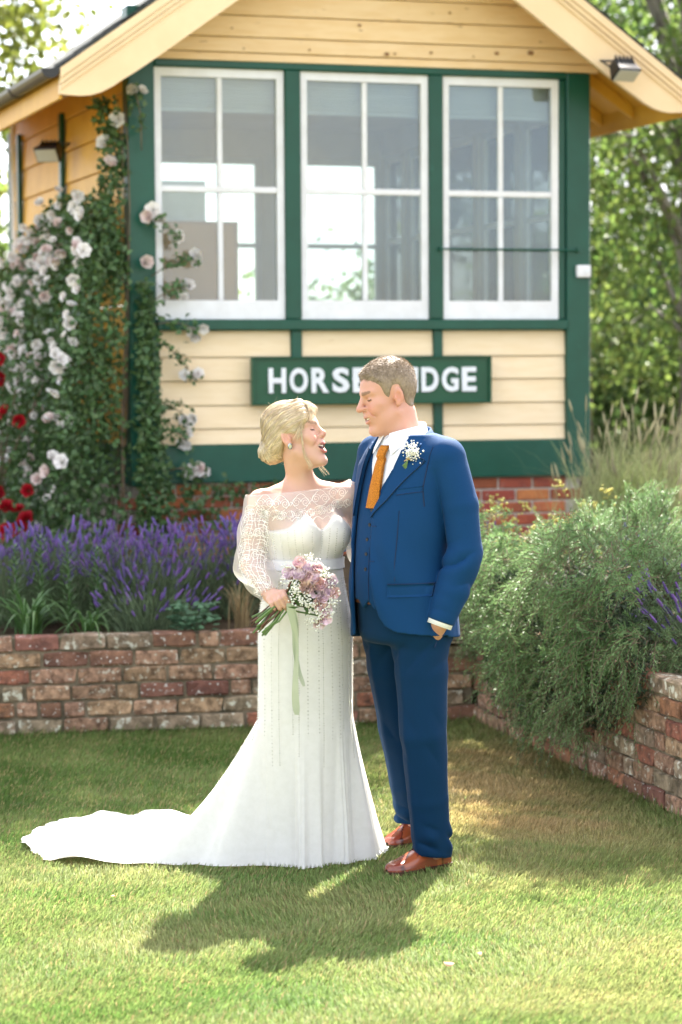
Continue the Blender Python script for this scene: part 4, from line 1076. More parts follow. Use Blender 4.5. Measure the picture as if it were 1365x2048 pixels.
# ------------------------------------------------------------------ bride
BO = np.array([-.13, 8.52, 0.0])
bride = empty('person', BO, 0, 'laughing blonde woman in an ivory beaded lace wedding dress with long train', 'person')
mat('dress_ivory', (.76, .75, .72), (.72, .71, .675), scale=40, rough=.75, transl=.12, sheen=.15, bump=.05, bscale=500, spec=.2)
mat('lace_sheer', (.82, .81, .77), None, rough=.8, alpha=.30, spec=.1)
mat('lace_thread', (.84, .82, .77), (.76, .73, .66), scale=120, rough=.6, spec=.3)
mat('bead_silver', (.78, .76, .66), (.45, .44, .38), scale=220, rough=.18, spec=.8, metal=.35, islrand=.25)
mat('satin_band', (.74, .74, .76), (.68, .68, .7), scale=20, rough=.35, spec=.5)
mat('earring', (.45, .48, .44), None, rough=.12, metal=.7)
mat('nail', (.74, .52, .46), None, rough=.2)
bH = np.array([-.156, 8.492, 1.507]); bS = .93
bR = rotz(RAD(70)) @ rotx(RAD(-17)) @ roty(RAD(4))
bT = np.array([-.13, 8.52, 0.0]); bA = rotz(RAD(30))
BZ = [.40, .50, .70, .80, .90, 1.0, 1.07, 1.15, 1.22, 1.28, 1.33]
BW = [.165, .166, .164, .165, .157, .138, .129, .139, .150, .150, .10]
BD = [.130, .130, .128, .128, .120, .105, .100, .104, .104, .09, .065]
BC = [0, 0, 0, 0, 0, 0, -.004, -.004, 0, .005, .01]
sR, sL = np.array([-.283, 8.508, 1.288]), np.array([.022, 8.565, 1.305])
eR, wR = np.array([-.312, 8.452, 1.068]), np.array([-.245, 8.308, .975])
eL, wL = np.array([.085, 8.735, 1.10]), np.array([.24, 8.71, 1.04])
nB = np.array([-.137, 8.532, 1.345])
def b_torso(P, off=0.0):
    L = to_local(P, bT, bA); d = s_loft(L, BZ, BW, BD, [0]*11, BC)
    d = smax(d, np.maximum(.45 - L[:, 2], L[:, 2] - 1.33), .04)
    S = L.copy(); S[:, 0] = np.abs(S[:, 0])
    d = smin(d, s_ell(S, (.064, -.086, 1.178), (.060, .058, .060)), .045)
    sh = s_path(P, [sR, nB + np.array([-.01, .0, -.012]), sL], [.040, .046, .040], .02)
    return smin(d, sh, .05) - off
def b_arm(P, k, r0=.043, r1=.037, r2=.026):
    a, e, w_ = ((sR, eR, wR), (sL, eL, wL))[k]
    return s_path(P, [a, e, w_], [r0, r1, r2], .015)
# right hand curled over the bouquet stems
hb = np.array([-.214, 8.275, .957]); stem_ax = unit(np.array([.72, -.06, .40])); hn = np.array([0, -1., 0]); hd = unit(np.cross(stem_ax, hn)); hd = hd if hd[2] < 0 else -hd
fing = []
for k in range(4):
    b = hb + stem_ax*(-.027 + .0185*k) - hd*.020 + hn*.006
    ln = [.92, 1.06, 1.0, .80][3 - k] if False else [.80, .98, 1.06, .98][k]
    fing.append([b, b + hn*.026*ln + hd*.012, b + hn*.024*ln + hd*.038*ln, b + hn*.004 + hd*.054*ln])
def b_hand(P):
    d = s_cap(P, wR, wR + (hb - wR)*.45 + np.array([0, 0, .006]), .026, .027)
    for k in range(4): d = smin(d, s_cap(P, wR + (hb - wR)*.35, fing[k][0], .020, .0125), .012)
    for k in range(4):
        r = [.0080, .0090, .0093, .0090][k]
        d = smin(d, s_path(P, fing[k], [r*1.08, r*1.02, r*.94, r*.80]), .004)
    th = [wR + (hb - wR)*.5 + np.array([.012, .010, -.006]), hb + stem_ax*.012 + np.array([0, .020, -.006]), hb + stem_ax*.040 + np.array([0, .014, -.010]), hb + stem_ax*.058 + np.array([0, .002, -.014])]
    return smin(d, s_path(P, th, [.015, .0125, .0110, .0090]), .010)
def bride_body(P):
    Q = to_local(P, bH, bR) / bS
    d = head_sdf(Q, 1, 1.0) * bS
    d = smin(d, s_cap(P, to_world(np.array([0, .018, -.055]), bH, bR), nB, .045, .050), .026)
    d = smin(d, b_torso(P, -.006), .035)
    d = smin(d, b_arm(P, 0), .02); d = smin(d, b_arm(P, 1), .02)
    d = smin(d, b_hand(P), .008)
    d = smin(d, s_cap(P, wL, wL + np.array([.06, .01, -.01]), .026, .022), .01)
    for s in (-1, 1): d = smin(d, s_path(P, [bT + np.array([s*.075, .0, .62]), bT + np.array([s*.07, 0, .42]), bT + np.array([s*.065, .02, .05])], [.062, .05, .035], .02), .03)
    return d
bx_ = axis_grid((-.40, -.285, .006), (-.285, -.02, .0026), (-.02, .33, .010))
by_ = axis_grid((8.225, 8.40, .0032), (8.40, 8.60, .0030), (8.60, 8.80, .010))
bz_ = axis_grid((.0, .86, .018), (.86, 1.0, .0030), (1.0, 1.36, .008), (1.36, 1.62, .0026))
V, F = surface_nets(bride_body, bx_, by_, bz_)
me = new_mesh('body', V - BO, F)
set_col(me, skin_colour(V, to_local(V, bH, bR) / bS, (.57, .345, .262), 1, 1.0, (.26, .17, .10)))
link('body', me, 'skin', bride, sm=True)
teeth(bH, bR, bS, bride, BO, 1.0)
for k in range(4):       # nails
    t = fing[k][3]; q = MB(); c = t + hn*.0062 - hd*.004
    q.add([c + stem_ax*x*.0042 + hd*z*.006 + hn*.0016*(1 - x*x) - BO for z in (-1, 0, 1) for x in (-1, 0, 1)], [tuple(f) for f in grid_faces(3, 3)]); q.build('nail', 'nail', bride, sm=True)
ep = to_world(np.array([-.079, .000, -.030])*bS, bH, bR) - BO
Ve, Fe = [], []
q = MB(); n = 10
q.add([ep + np.array([.0085*math.cos(a)*s, -.004 + dy, .0115*math.sin(a)*s]) for s, dy in ((1, 0), (.6, -.005)) for a in np.arange(n)*2*PI/n], [(k, (k+1) % n, (k+1) % n + n, k+n) for k in range(n)] + [tuple(range(n, 2*n))]); q.build('earring', 'earring', bride)
# hair: swept back mass with a low bun
bun = np.array([.004, .112, -.012])
HB_Y = [-.15, -.095, -.080, -.062, -.050, -.040, -.020, .0, .02, .035, .05, .07, .15]
HB_Z = [.085, .080, .070, .050, .028, .016, .014, .020, .012, -.020, -.040, -.060, -.075]
def b_hair(P):
    Q = to_local(P, bH, bR) / bS
    d = s_ell(Q, (0, .016, .048), (.0835, .106, .099))
    d = smin(d, s_ell(Q, (0, -.036, .050), (.068, .066, .066)), .03)
    d = smin(d, s_ell(Q, (0, .035, .098), (.062, .070, .048)), .04)
    d = smin(d, s_cap(Q, (-.012, -.052, .116), (-.052, -.074, .062), .022, .014), .03)
    d = smin(d, s_ell(Q, (0, .070, -.010), (.062, .050, .055)), .04)
    hl = np.interp(Q[:, 1], HB_Y, HB_Z) - .030*np.clip(-Q[:, 0]/.06, 0, 1)*(Q[:, 1] < -.05)
    d = smax(d, -(Q[:, 2] - hl) * .8, .010)
    b = s_ell(Q, bun, (.058, .046, .053)) + .0035*np.sin(np.arctan2(Q[:, 0] - bun[0], Q[:, 2] - bun[2])*3 + np.linalg.norm(Q - bun, axis=1)*190)
    d = smin(d, b, .012)
    return (d + .0016*np.sin(Q[:, 2]*260 + Q[:, 1]*90 + Q[:, 0]*120)) * bS
V, F = surface_nets(b_hair, axis_grid((-.34, -.02, .0034)), axis_grid((8.34, 8.66, .0034)), axis_grid((1.38, 1.68, .0034)))
hair_b = plink('hair', V, F, 'hair_blonde_base', bride, BO)
n = 6500; rt = V[rng.integers(0, len(V), n)]; Q0 = to_local(rt, bH, bR)/bS
bunw = to_world(bun*bS, bH, bR); bax = bR @ np.array([0, 1., 0])
lines = [rt]; p = rt; off = rng.uniform(-.0004, .0022, n)
prevd = None
for k in range(15):
    nr = grad(b_hair, p); rel = p - bunw; dist = np.linalg.norm(rel, axis=1, keepdims=True)
    flow = unit(-rel) + np.array([0, 0, .25])*(dist > .11)
    swirl = unit(np.cross(bax, rel)); wgt = np.clip((.075 - dist)/.025, 0, 1)
    dd = flow*(1 - wgt) + swirl*wgt
    dd = unit(dd - nr*np.sum(dd*nr, 1, keepdims=True) + .10*rng.normal(size=p.shape)*(k == 0))
    if prevd is not None: dd = unit(dd + prevd*.8)
    prevd = dd; p = p + dd*.0068
    nr = grad(b_hair, p); p = p - nr*(b_hair(p) - off)[:, None]; lines.append(p)
Ls_ = np.stack(lines, 1); Nn = grad(b_hair, Ls_.reshape(-1, 3)).reshape(Ls_.shape); Tn = unit(np.gradient(Ls_, axis=1)); sd = unit(np.cross(Tn, Nn))
V, F = ribbons_np(Ls_ - BO, .00075*np.interp(np.linspace(0, 1, 16), [0, .2, .8, 1], [.4, 1, 1, .2])[None]*rng.uniform(.6, 1.4, n)[:, None], sd)
tag(link('hair_strands', new_mesh('hair_strands', V, F), 'hair_blonde', hair_b), kind='stuff')
# loose tendrils and flyaways
tl = []
def tendril(pts, cnt, spread):
    pts = np.array(pts); tt = np.linspace(0, 1, 12); base = np.stack([np.interp(tt, np.linspace(0, 1, len(pts)), pts[:, m]) for m in range(3)], 1)
    for _ in range(cnt):
        o = rng.normal(size=3)*spread; c = rng.uniform(2, 5); tl.append(base + o*np.linspace(.3, 1.6, 12)[:, None] + .004*np.stack([np.sin(tt*c*2 + o[0]*300), np.cos(tt*c), 0*tt], 1)*tt[:, None])
lw = lambda *q: to_world(np.array(q)*bS, bH, bR)
tendril([lw(-.062, -.058, .070), lw(-.072, -.056, .02), lw(-.070, -.046, -.03), lw(-.064, -.040, -.075), lw(-.052, -.048, -.115), lw(-.050, -.044, -.135)], 26, .0028)
tendril([lw(-.055, -.072, .090), lw(-.068, -.068, .055), lw(-.071, -.050, .02), lw(-.072, -.030, -.01)], 60, .0034)
tendril([lw(.05, -.05, -.03), lw(.052, -.052, -.07), lw(.050, -.040, -.11), lw(.055, -.055, -.15)], 14, .004)
tendril([lw(-.02, -.055, .132), lw(-.030, -.088, .108), lw(-.042, -.103, .078), lw(-.055, -.094, .050)], 120, .0045)
tendril([lw(.01, -.055, .134), lw(-.005, -.090, .112), lw(-.015, -.106, .085), lw(-.030, -.104, .062)], 90, .0045)
for _ in range(70):
    a0 = rt[rng.integers(0, len(rt))]; nr = grad(b_hair, a0[None])[0]; d0 = unit(nr*.8 + rng.normal(size=3)*.8); tt = np.linspace(0, 1, 12)[:, None]
    tl.append(a0 + d0*tt*rng.uniform(.012, .03) + rng.normal(size=3)*.010*tt**2)
tl = np.array(tl); sd = np.repeat(unit(rng.normal(size=(len(tl), 1, 3))), 12, 1)
V, F = ribbons_np(tl - BO, .00075*np.linspace(1, .35, 12)[None], unit(np.cross(np.gradient(tl, axis=1), sd)))
tag(link('hair_tendrils', new_mesh('hair_tendrils', V, F), 'hair_blonde', hair_b), kind='stuff')

# --- dress: skirt with train
ha = np.arctan2(hemP[:, 1] - SC0[1], hemP[:, 0] - SC0[0]); hr = np.linalg.norm(hemP - SC0, axis=1)
od = np.argsort(ha); ha, hr = ha[od], hr[od]
NT, NS = 420, 150
th = np.linspace(-PI, PI, NT, endpoint=False)
Rh = np.interp(th, np.concatenate([ha - 2*PI, ha, ha + 2*PI]), np.concatenate([hr, hr, hr]))
Rh = np.convolve(np.concatenate([Rh[-3:], Rh, Rh[:3]]), np.ones(7)/7, 'valid')
rows = []
tl_ = th - RAD(30)
def body_r(z):
    wv, dv = np.interp(z, BZ, BW) + .011, np.interp(z, BZ, BD) + .011
    return 1/np.sqrt((np.cos(tl_)/wv)**2 + (np.sin(tl_)/dv)**2)
warp = th + .10*np.sin(3*th + .7) + .05*np.sin(7*th + 2)
warp = th + .22*np.sin(2*th + .7) + .13*np.sin(5*th + 2) + .05*np.sin(11*th)
pleat = .5*np.sin(13*warp)*(.6 + .4*np.sin(3*th + 1)) + .16*np.sin(27*warp + 1.3)*(.5 + .5*np.sin(2*th + 4)) + .65*np.sin(7*warp + .4); ph2 = np.sin(41*warp)*.4 + np.sin(19*warp + 2)
for i in range(NS):
    u = i/(NS - 1)
    if u < .38:
        z = 1.075 - (1.075 - .52)*u/.38; r = body_r(z) + .0014*np.sin(5*th + z*9)*np.clip(u/.2, 0, 1)
        zz_ = np.full(NT, z); rr_ = r
    else:
        q = (u - .38)/.62; r0 = body_r(.52); Lr = np.maximum(Rh - r0, .01); Lf = np.minimum(Lr, .52)
        s = Lr*(q**1.25)
        k = np.clip(s/Lf, 0, 1); pw = 1.0 + .75*np.clip((Lr - .15)/.35, 0, 1)
        zz_ = .52*(1 - k)**pw
        fl = np.clip((s - Lf*.7)/.25, 0, 1)
        amp = .0002 + .022*np.clip(q*1.25, 0, 1)**1.5*np.clip(1 - fl, .25, 1)
        rr_ = r0 + s + amp*pleat + .0035*ph2*q**2
        ground = .012 + fl*(.010 + .011*np.abs(pleat)*np.exp(-((s - .55)/.40)**2) + .007*ph2 + .006*np.sin(s*26 + 5*th))
        zz_ = np.maximum(zz_, np.maximum(ground, .006)) + 0
        if q > .97: rr_ = rr_ + .006*np.sin(th*61) + .004*np.sin(th*113)
    rows.append(np.stack([SC0[0] + rr_*np.cos(th), SC0[1] + rr_*np.sin(th), zz_], 1))
SK = np.stack(rows)                                                # (NS, NT, 3)
dress = link('dress', new_mesh('dress', SK.reshape(-1, 3) - BO, grid_faces(NS, NT, True)), 'dress_ivory', bride, sm=True)
# beaded lines running down the skirt
bd = []
oct_ = np.array([(1, 0, 0), (-1, 0, 0), (0, 1, 0), (0, -1, 0), (0, 0, 1), (0, 0, -1)], float); octf = np.array([(0, 2, 4), (2, 1, 4), (1, 3, 4), (3, 0, 4), (2, 0, 5), (1, 2, 5), (3, 1, 5), (0, 3, 5)])
def add_bead(p, r): bd.append((p - BO, r))
for a in np.linspace(-PI, PI, 30, endpoint=False) + .05*np.sin(np.arange(30)*2.3):
    k = int((a + PI)/(2*PI)*NT) % NT; nrm = np.array([math.cos(a), math.sin(a), .1])
    i1 = int(NS*rng.uniform(.46, .66)); prev = None
    pts = SK[6:i1, k]; seg = np.linalg.norm(np.diff(pts, axis=0), axis=1); cs = np.concatenate([[0], np.cumsum(seg)])
    for s in np.arange(0, cs[-1], .0085 if rng.random() < .6 else .013):
        p = np.array([np.interp(s, cs, pts[:, m]) for m in range(3)]); add_bead(p + nrm*.002, rng.uniform(.0014, .0026))
# bodice with a sweetheart top
def bodice_f(P):
    L = to_local(P, bT, bA); d = b_torso(P, .009); z = L[:, 2]; S = np.abs(L[:, 0])
    top = 1.186 + .056*np.exp(-((S - .066)/.045)**2) - .004*np.clip(L[:, 1], 0, 1)
    return smax(d, np.maximum(1.055 - z, z - top), .004)
V, F = surface_nets(bodice_f, axis_grid((-.34, .08, .005)), axis_grid((8.28, 8.72, .005)), axis_grid((1.05, 1.27, .005)))
bod = plink('bodice', V, F, 'dress_ivory', dress, BO)
def band(z0, z1, off, m, name, par):
    pp = []
    for z in (z0, (z0 + z1)/2, z1):
        wv, dv = np.interp(z, BZ, BW) + off, np.interp(z, BZ, BD) + off; a = np.linspace(0, 2*PI, 64, endpoint=False)
        r = 1/np.sqrt((np.cos(a)/wv)**2 + (np.sin(a)/dv)**2); pp.append(to_world(np.stack([r*np.cos(a), r*np.sin(a) + np.interp(z, BZ, BC), np.full(64, z)], 1), bT, bA))
    return plink(name, np.concatenate(pp), grid_faces(3, 64, True), m, par, BO)
band(1.052, 1.088, .0165, 'satin_band', 'waist_band', dress)
# sheer lace yoke and sleeves
def lace_f(P):
    d = b_torso(P, .0075)
    for k, (a, e, w_) in enumerate(((sR, eR, wR), (sL, eL, wL))):
        m_ = e + (w_ - e)*.5
        s_ = s_path(P, [a + np.array([.0, 0, -.012]), a + (e - a)*.5, e, m_, w_ - (w_ - e)*.02], [.058, .063, .062, .054, .037], .025)
        s_ = smax(s_, (P - w_) @ unit(w_ - e) - .002, .006)
        d = smin(d, s_, .03)
    d = d + .0022*np.sin(P[:, 2]*75 + P[:, 0]*45) * np.exp(-((P[:, 2] - 1.03)/.07)**2)
    zn = 1.316 + .085*np.clip(P[:, 0] + .32, 0, .4) + .02*np.clip((P[:, 0] + .02)/.05, 0, 1) - .02*np.clip((P[:, 1] - 8.52)/.05, 0, 1)*0
    d = smax(d, P[:, 2] - zn, .003)
    return smax(d, 1.06 - P[:, 2] - 9*((b_arm(P, 0) < .07) | (b_arm(P, 1) < .07)), .003)
V, F = surface_nets(lace_f, axis_grid((-.39, .16, .0055)), axis_grid((8.27, 8.80, .0055)), axis_grid((.95, 1.38, .0055)))
# keep only the outer cloth (drop caps at the neckline and wrist)
fc = V[F].mean(1)
keep = lace_f(fc + 0) > -.5
zn = 1.316 + .085*np.clip(fc[:, 0] + .32, 0, .4) + .02*np.clip((fc[:, 0] + .02)/.05, 0, 1)
keep &= fc[:, 2] < zn - .0035
for (e, w_) in ((eR, wR), (eL, wL)): keep &= ((fc - w_) @ unit(w_ - e) < -.002) | (np.linalg.norm(fc - w_, axis=1) > .06)
L_ = to_local(fc, bT, bA)
low = (b_torso(fc, .0075) < .004) & (fc[:, 2] < 1.16)
keep &= ~low
znv = 1.316 + .085*np.clip(V[:, 0] + .32, 0, .4) + .02*np.clip((V[:, 0] + .02)/.05, 0, 1); up_ = V[:, 2] > znv - .0085; V[up_, 2] = znv[up_] - .0035
sleeve_b = plink('lace_sleeves', V, F[keep], 'lace_sheer', dress, BO)
# lace embroidery: scrolls, leaves and scallops laid on the cloth
def lace_y(x, z): return front_y(lace_f, x, z, 8.20, 8.60)
curves = []
def spiral(cx, cz, r, s=1, turns=1.9):
    t = np.linspace(0, 1, 26); a = t*turns*2*PI; rr = r*(1 - .82*t); curves.append(np.stack([cx + s*rr*np.cos(a), cz + rr*np.sin(a)], 1))
def arcs(x0, z0, x1, z1, bul, nn=26):
    t = np.linspace(0, 1, nn); dx, dz = x1 - x0, z1 - z0; curves.append(np.stack([x0 + dx*t - dz*bul*np.sin(PI*t), z0 + dz*t + dx*bul*np.sin(PI*t)], 1))
def leafm(cx, cz, a, l):
    for s in (-.35, .35): arcs(cx, cz, cx + l*math.cos(a), cz + l*math.sin(a), s)
for (cx, cz) in ((-.265, 1.287), (-.210, 1.284), (-.140, 1.289), (-.072, 1.300), (-.012, 1.318)):
    spiral(cx - .016, cz, .0165, 1); spiral(cx + .016, cz, .0165, -1)
    arcs(cx - .036, cz + .004, cx + .036, cz + .006, -.42); arcs(cx - .034, cz - .010, cx + .034, cz - .008, .55)
    for k in range(5): leafm(cx, cz - .030, RAD(-150 + 30*k), .026)
    leafm(cx + .034, cz - .022, RAD(-100), .03); leafm(cx + .034, cz - .022, RAD(-70), .026)
for k in range(7): arcs(-.24 + .035*k, 1.225 + .004*(k % 2), -.205 + .035*k, 1.225 + .004*((k+1) % 2), .35)
arcs(-.335, 1.317, .03, 1.349, .0)
for j, z in enumerate(np.arange(1.262, .985, -.026)):
    cx = np.interp(z, [.975, 1.068, 1.288], [-.252, -.312, -.292]); hw = np.interp(z, [.975, 1.03, 1.15, 1.28], [.026, .048, .056, .046])
    if j % 3 == 0: spiral(cx + .010, z, .017, 1); spiral(cx - .018, z - .008, .013, -1)
    for s in (-1, 1):
        arcs(cx + s*hw*.10, z + .012, cx + s*hw*.88, z - .012, s*.38); arcs(cx + s*hw*.16, z + .002, cx + s*hw*.82, z - .022, s*.30)
        leafm(cx + s*hw*.5, z, RAD(-90 + s*40), .022)
    arcs(cx - hw*.9, z - .02, cx + hw*.9, z - .018, .12 if j % 2 else -.12)
for s in np.linspace(-.9, .9, 7):
    zz2 = np.linspace(1.27, .99, 26); cx = np.interp(zz2, [.975, 1.068, 1.288], [-.252, -.312, -.292]); hw = np.interp(zz2, [.975, 1.03, 1.15, 1.28], [.026, .048, .056, .046])
    curves.append(np.stack([cx + s*hw + .004*np.sin(zz2*70 + s*5), zz2], 1))
CV = np.array(curves); Y = lace_y(CV[..., 0], CV[..., 1]); L3 = np.stack([CV[..., 0], Y, CV[..., 1]], -1)
nr = grad(lace_f, L3.reshape(-1, 3)).reshape(L3.shape); L3 = L3 + nr*.0015
ok = (np.abs(np.diff(Y, axis=1)).max(1) < .03) & (Y.max(1) < 8.59); L3, nr = L3[ok], nr[ok]
T3 = unit(np.gradient(L3, axis=1)); V, F = ribbons_np(L3 - BO, .00095, unit(np.cross(T3, nr)))
link('lace_embroidery', new_mesh('lace_embroidery', V, F), 'lace_thread', sleeve_b)
for c in L3[::2]:
    for p in c[::3]: add_bead(p + np.array([0, -.001, 0]), .0015)
# beads and motifs on the bodice
for x in np.linspace(-.225, .0, 10):
    zs2 = np.arange(1.095, 1.20, .0085); yv = front_y(lambda P: b_torso(P, .009), np.full(len(zs2), x), zs2, 8.25, 8.6)
    for z, y in zip(zs2, yv):
        if y < 8.58: add_bead(np.array([x + .012*math.sin((z - 1.09)*12)*np.sign(x + .1), y - .0015, z]), .0019)
bp_ = np.array([b[0] for b in bd]); br_ = np.array([b[1] for b in bd])
V = (bp_[:, None] + oct_[None]*br_[:, None, None]).reshape(-1, 3); F = (np.arange(len(bd))[:, None, None]*6 + octf[None]).reshape(-1, 3)
tag(link('beading', new_mesh('beading', V, F), 'bead_silver', dress), kind='stuff')
# ------------------------------------------------------------------ bouquet and buttonhole flower
mat('rose_lilac', (.86, .68, .80), (.88, .76, .80), scale=30, rough=.6, transl=.08, objrand=.12, hue=.02, spec=.2)
mat('rose_blush', (.86, .68, .64), (.80, .58, .60), scale=30, rough=.6, transl=.25, objrand=.10, hue=.02, spec=.2)
mat('gypsophila', (.82, .82, .78), (.74, .74, .66), scale=50, rough=.7, transl=.15, islrand=.08)
mat('bouquet_leaf', (.045, .10, .03), (.08, .14, .05), scale=20, rough=.45, transl=.2, islrand=.25)
mat('stem_green', (.085, .17, .045), (.13, .20, .07), scale=20, rough=.5, objrand=.2)
mat('stem_brown', (.10, .045, .03), (.16, .08, .05), scale=20, rough=.6, objrand=.2)
mat('ribbon_sage', (.50, .54, .42), (.42, .47, .35), scale=8, rough=.35, spec=.5, transl=.15)
mat('twine', (.45, .30, .13), None, rough=.8)
def petal_grid(nu, nv, L, W, curl, cup):
    u = np.linspace(0, 1, nu)[:, None]; v = np.linspace(-1, 1, nv)[None]
    w_ = W*np.sin(PI*(.12 + .80*u))**.7
    x = v*w_; y = -cup*(1 - v*v)*np.sin(u*PI*.5) - curl*np.clip(u - .65, 0, 1)**2*9; z = L*u + 0*v
    return np.stack([x, y, z], -1).reshape(-1, 3), grid_faces(nu, nv)
def rose_np(R, H, layers, nu=5, nv=5, seed=0, openness=1.0):
    r = np.random.default_rng(seed); parts = []
    for k, cnt in enumerate(layers):
        f = (k + 1)/len(layers)
        for i in range(cnt):
            a = 2*PI*i/cnt + k*1.1 + r.normal()*.12
            P_, F_ = petal_grid(nu, nv, H*(.72 + .30*f), R*(.42 + .55*f), R*.10*f*openness, R*.22*f)
            P_ = P_ @ rotx(RAD(2 + 40*f**1.6*openness) + r.normal()*.06).T
            P_[:, 1] -= R*.62*f**1.2*.75
            P_ = P_ @ rotz(a).T; parts.append((P_, F_))
    return join_np(parts)
def orient(d, spin=0.):
    d = unit(np.array(d, float)); q = Vector(d).to_track_quat('Z', 'Y'); return (q.to_matrix() @ Matrix.Rotation(spin, 3, 'Z')).to_euler()
bqc = np.array([-.100, 8.215, 1.005])
bq = empty('bouquet', bqc, 0, 'hand tied bouquet of lilac roses and white gypsophila held by the bride', 'bouquet')
RM = []
for k, m in enumerate(('rose_lilac', 'rose_lilac', 'rose_blush')):
    V, F = rose_np(.0190, .030, [3, 4, 5, 5], seed=k, openness=[.62, .48, .40][k]); me = new_mesh('rose', V, F); me.materials.append(MATS[m]); smooth(me); RM.append(me)
sp = 4835.6/8.2
rp = [(578, 1144, 0), (601, 1146, 0), (620, 1134, 1), (629, 1154, 1), (612, 1173, 2), (631, 1180, 0), (656, 1177, 1), (640, 1205, 2), (652, 1215, 0), (650, 1236, 1), (600, 1125, 2), (638, 1134, 2), (663, 1160, 1), (640, 1165, 2), (670, 1184, 2), (646, 1190, 1), (615, 1155, 2), (640, 1247, 0)]
cxp, cyp = 625, 1178
rose_pts = []
for k, (x, y, v) in enumerate(rp):
    dx, dz = (x - cxp)/sp, -(y - cyp)/sp; rr = math.hypot(dx, dz); depth = -.058*math.sqrt(max(0, 1 - (rr/.125)**2)) + .012
    p = np.array([dx, depth, dz]); d = unit(np.array([dx*7, -.9, dz*6 + .25]) + rng.normal(size=3)*.12); rose_pts.append(p)
    link('rose', RM[v], None, bq, p - d*.018, orient(d, k*1.3)).scale = (1.0 + .1*math.sin(k*2.1),)*3
ico = None
def ico_np(r=1.0):
    bm = bmesh.new(); bmesh.ops.create_icosphere(bm, subdivisions=1, radius=r); V = np.array([v.co[:] for v in bm.verts]); F = np.array([[v.index for v in f.verts] for f in bm.faces]); bm.free(); return V, F
IV, IF = ico_np()
def balls(P, r):
    P = np.asarray(P); r = np.broadcast_to(r, (len(P),)); V = (P[:, None] + IV[None]*r[:, None, None]).reshape(-1, 3); return V, (np.arange(len(P))[:, None, None]*len(IV) + IF[None]).reshape(-1, 3)
cl_px = [(610, 1115), (622, 1112), (632, 1122), (660, 1150), (667, 1168), (588, 1165), (592, 1180), (600, 1190), (583, 1178), (597, 1172), (612, 1196), (622, 1205), (634, 1216), (618, 1212), (625, 1240), (632, 1248), (618, 1236), (638, 1240), (661, 1205), (668, 1215), (660, 1224), (672, 1198), (578, 1128), (571, 1156), (645, 1146), (618, 1188), (605, 1205), (586, 1200), (644, 1222), (654, 1140)]
bp = []
for (x, y) in cl_px:
    dx, dz = (x - cxp)/sp, -(y - cyp)/sp; rr = math.hypot(dx, dz); depth = -.060*math.sqrt(max(0, 1 - (rr/.135)**2)) + .004
    for _ in range(13): bp.append(np.array([dx, depth, dz]) + rng.normal(size=3)*np.array([.0095, .006, .0095]))
V, F = balls(bp, rng.uniform(.0024, .0044, len(bp)))
tag(link('gypsophila', new_mesh('gypsophila', V, F), 'gypsophila', bq), kind='stuff')
lf = np.clip(rng.normal(size=(90, 3)), -1.3, 1.3)*np.array([.032, .014, .036]) + np.array([.0, .0, -.012]); V, F = leaves_np(lf, rand_dirs(90) + np.array([0, -.4, -.3]), rand_dirs(90), rng.uniform(.03, .05, 90), rng.uniform(.012, .02, 90))
tag(link('foliage', new_mesh('foliage', V, F), 'bouquet_leaf', bq), kind='stuff')
# stems run from the flowers through the fist to the lower left
bind = np.array([-.205, 8.268, .952]) - bqc
for k in range(22):
    j = rng.normal(size=3); st = rose_pts[k % len(rose_pts)]*.8 + np.array([0, .03, 0]); mid = bind + j*np.array([.008, .007, .009])
    end = np.array([-.315, 8.235, .885]) - bqc + np.array([rng.uniform(-.0, .055), rng.uniform(-.03, .02), 0]) + np.array([.3, 0, -.75])*rng.uniform(-.03, .055)
    end = end + np.array([0, 0, -.3])*(end[0] + .2)*0
    q = MB(); q.tube([st, (st + mid)/2 + np.array([0, .01, -.005]), mid, mid + (end - mid)*.5 + j*.003, end], rng.uniform(.0024, .0038), 6); q.build('stem', 'stem_green' if k % 3 else 'stem_brown', bq, sm=True)
# satin ribbon: wrap and two tails
for t, (x1, z1, wv) in enumerate(((-.145, .560, .013), (-.128, .66, .011))):
    n = 30; tt = np.linspace(0, 1, n); p0 = np.array([-.182, 8.232, .955]); p1 = np.array([x1, 8.305 if t == 0 else 8.30, z1])
    c = p0 + (p1 - p0)*tt[:, None] + np.stack([.012*np.sin(tt*5 + t), -.014*np.sin(tt*PI), .01*np.sin(tt*PI)], 1)
    tw_ = .9*np.sin(tt*3.2 + t*2) ; sd = np.stack([np.cos(tw_), -np.sin(tw_), 0*tt], 1)
    wd = wv*np.interp(tt, [0, .06, .95, 1], [.45, 1, 1, .55])
    V, F = ribbons_np((c - bqc)[None], wd[None], sd[None]); link('ribbon', new_mesh('ribbon', V, F), 'ribbon_sage', bq, sm=True)
Vc, Fc = tube_np(np.array([bind + stem_ax*s for s in (.012, .02, .034, .04)]), [.017, .019, .019, .016], 14); link('ribbon_wrap', new_mesh('ribbon_wrap', Vc, [np.array([f for f in Fc if len(f) == 4])]), 'ribbon_sage', bq, sm=True)
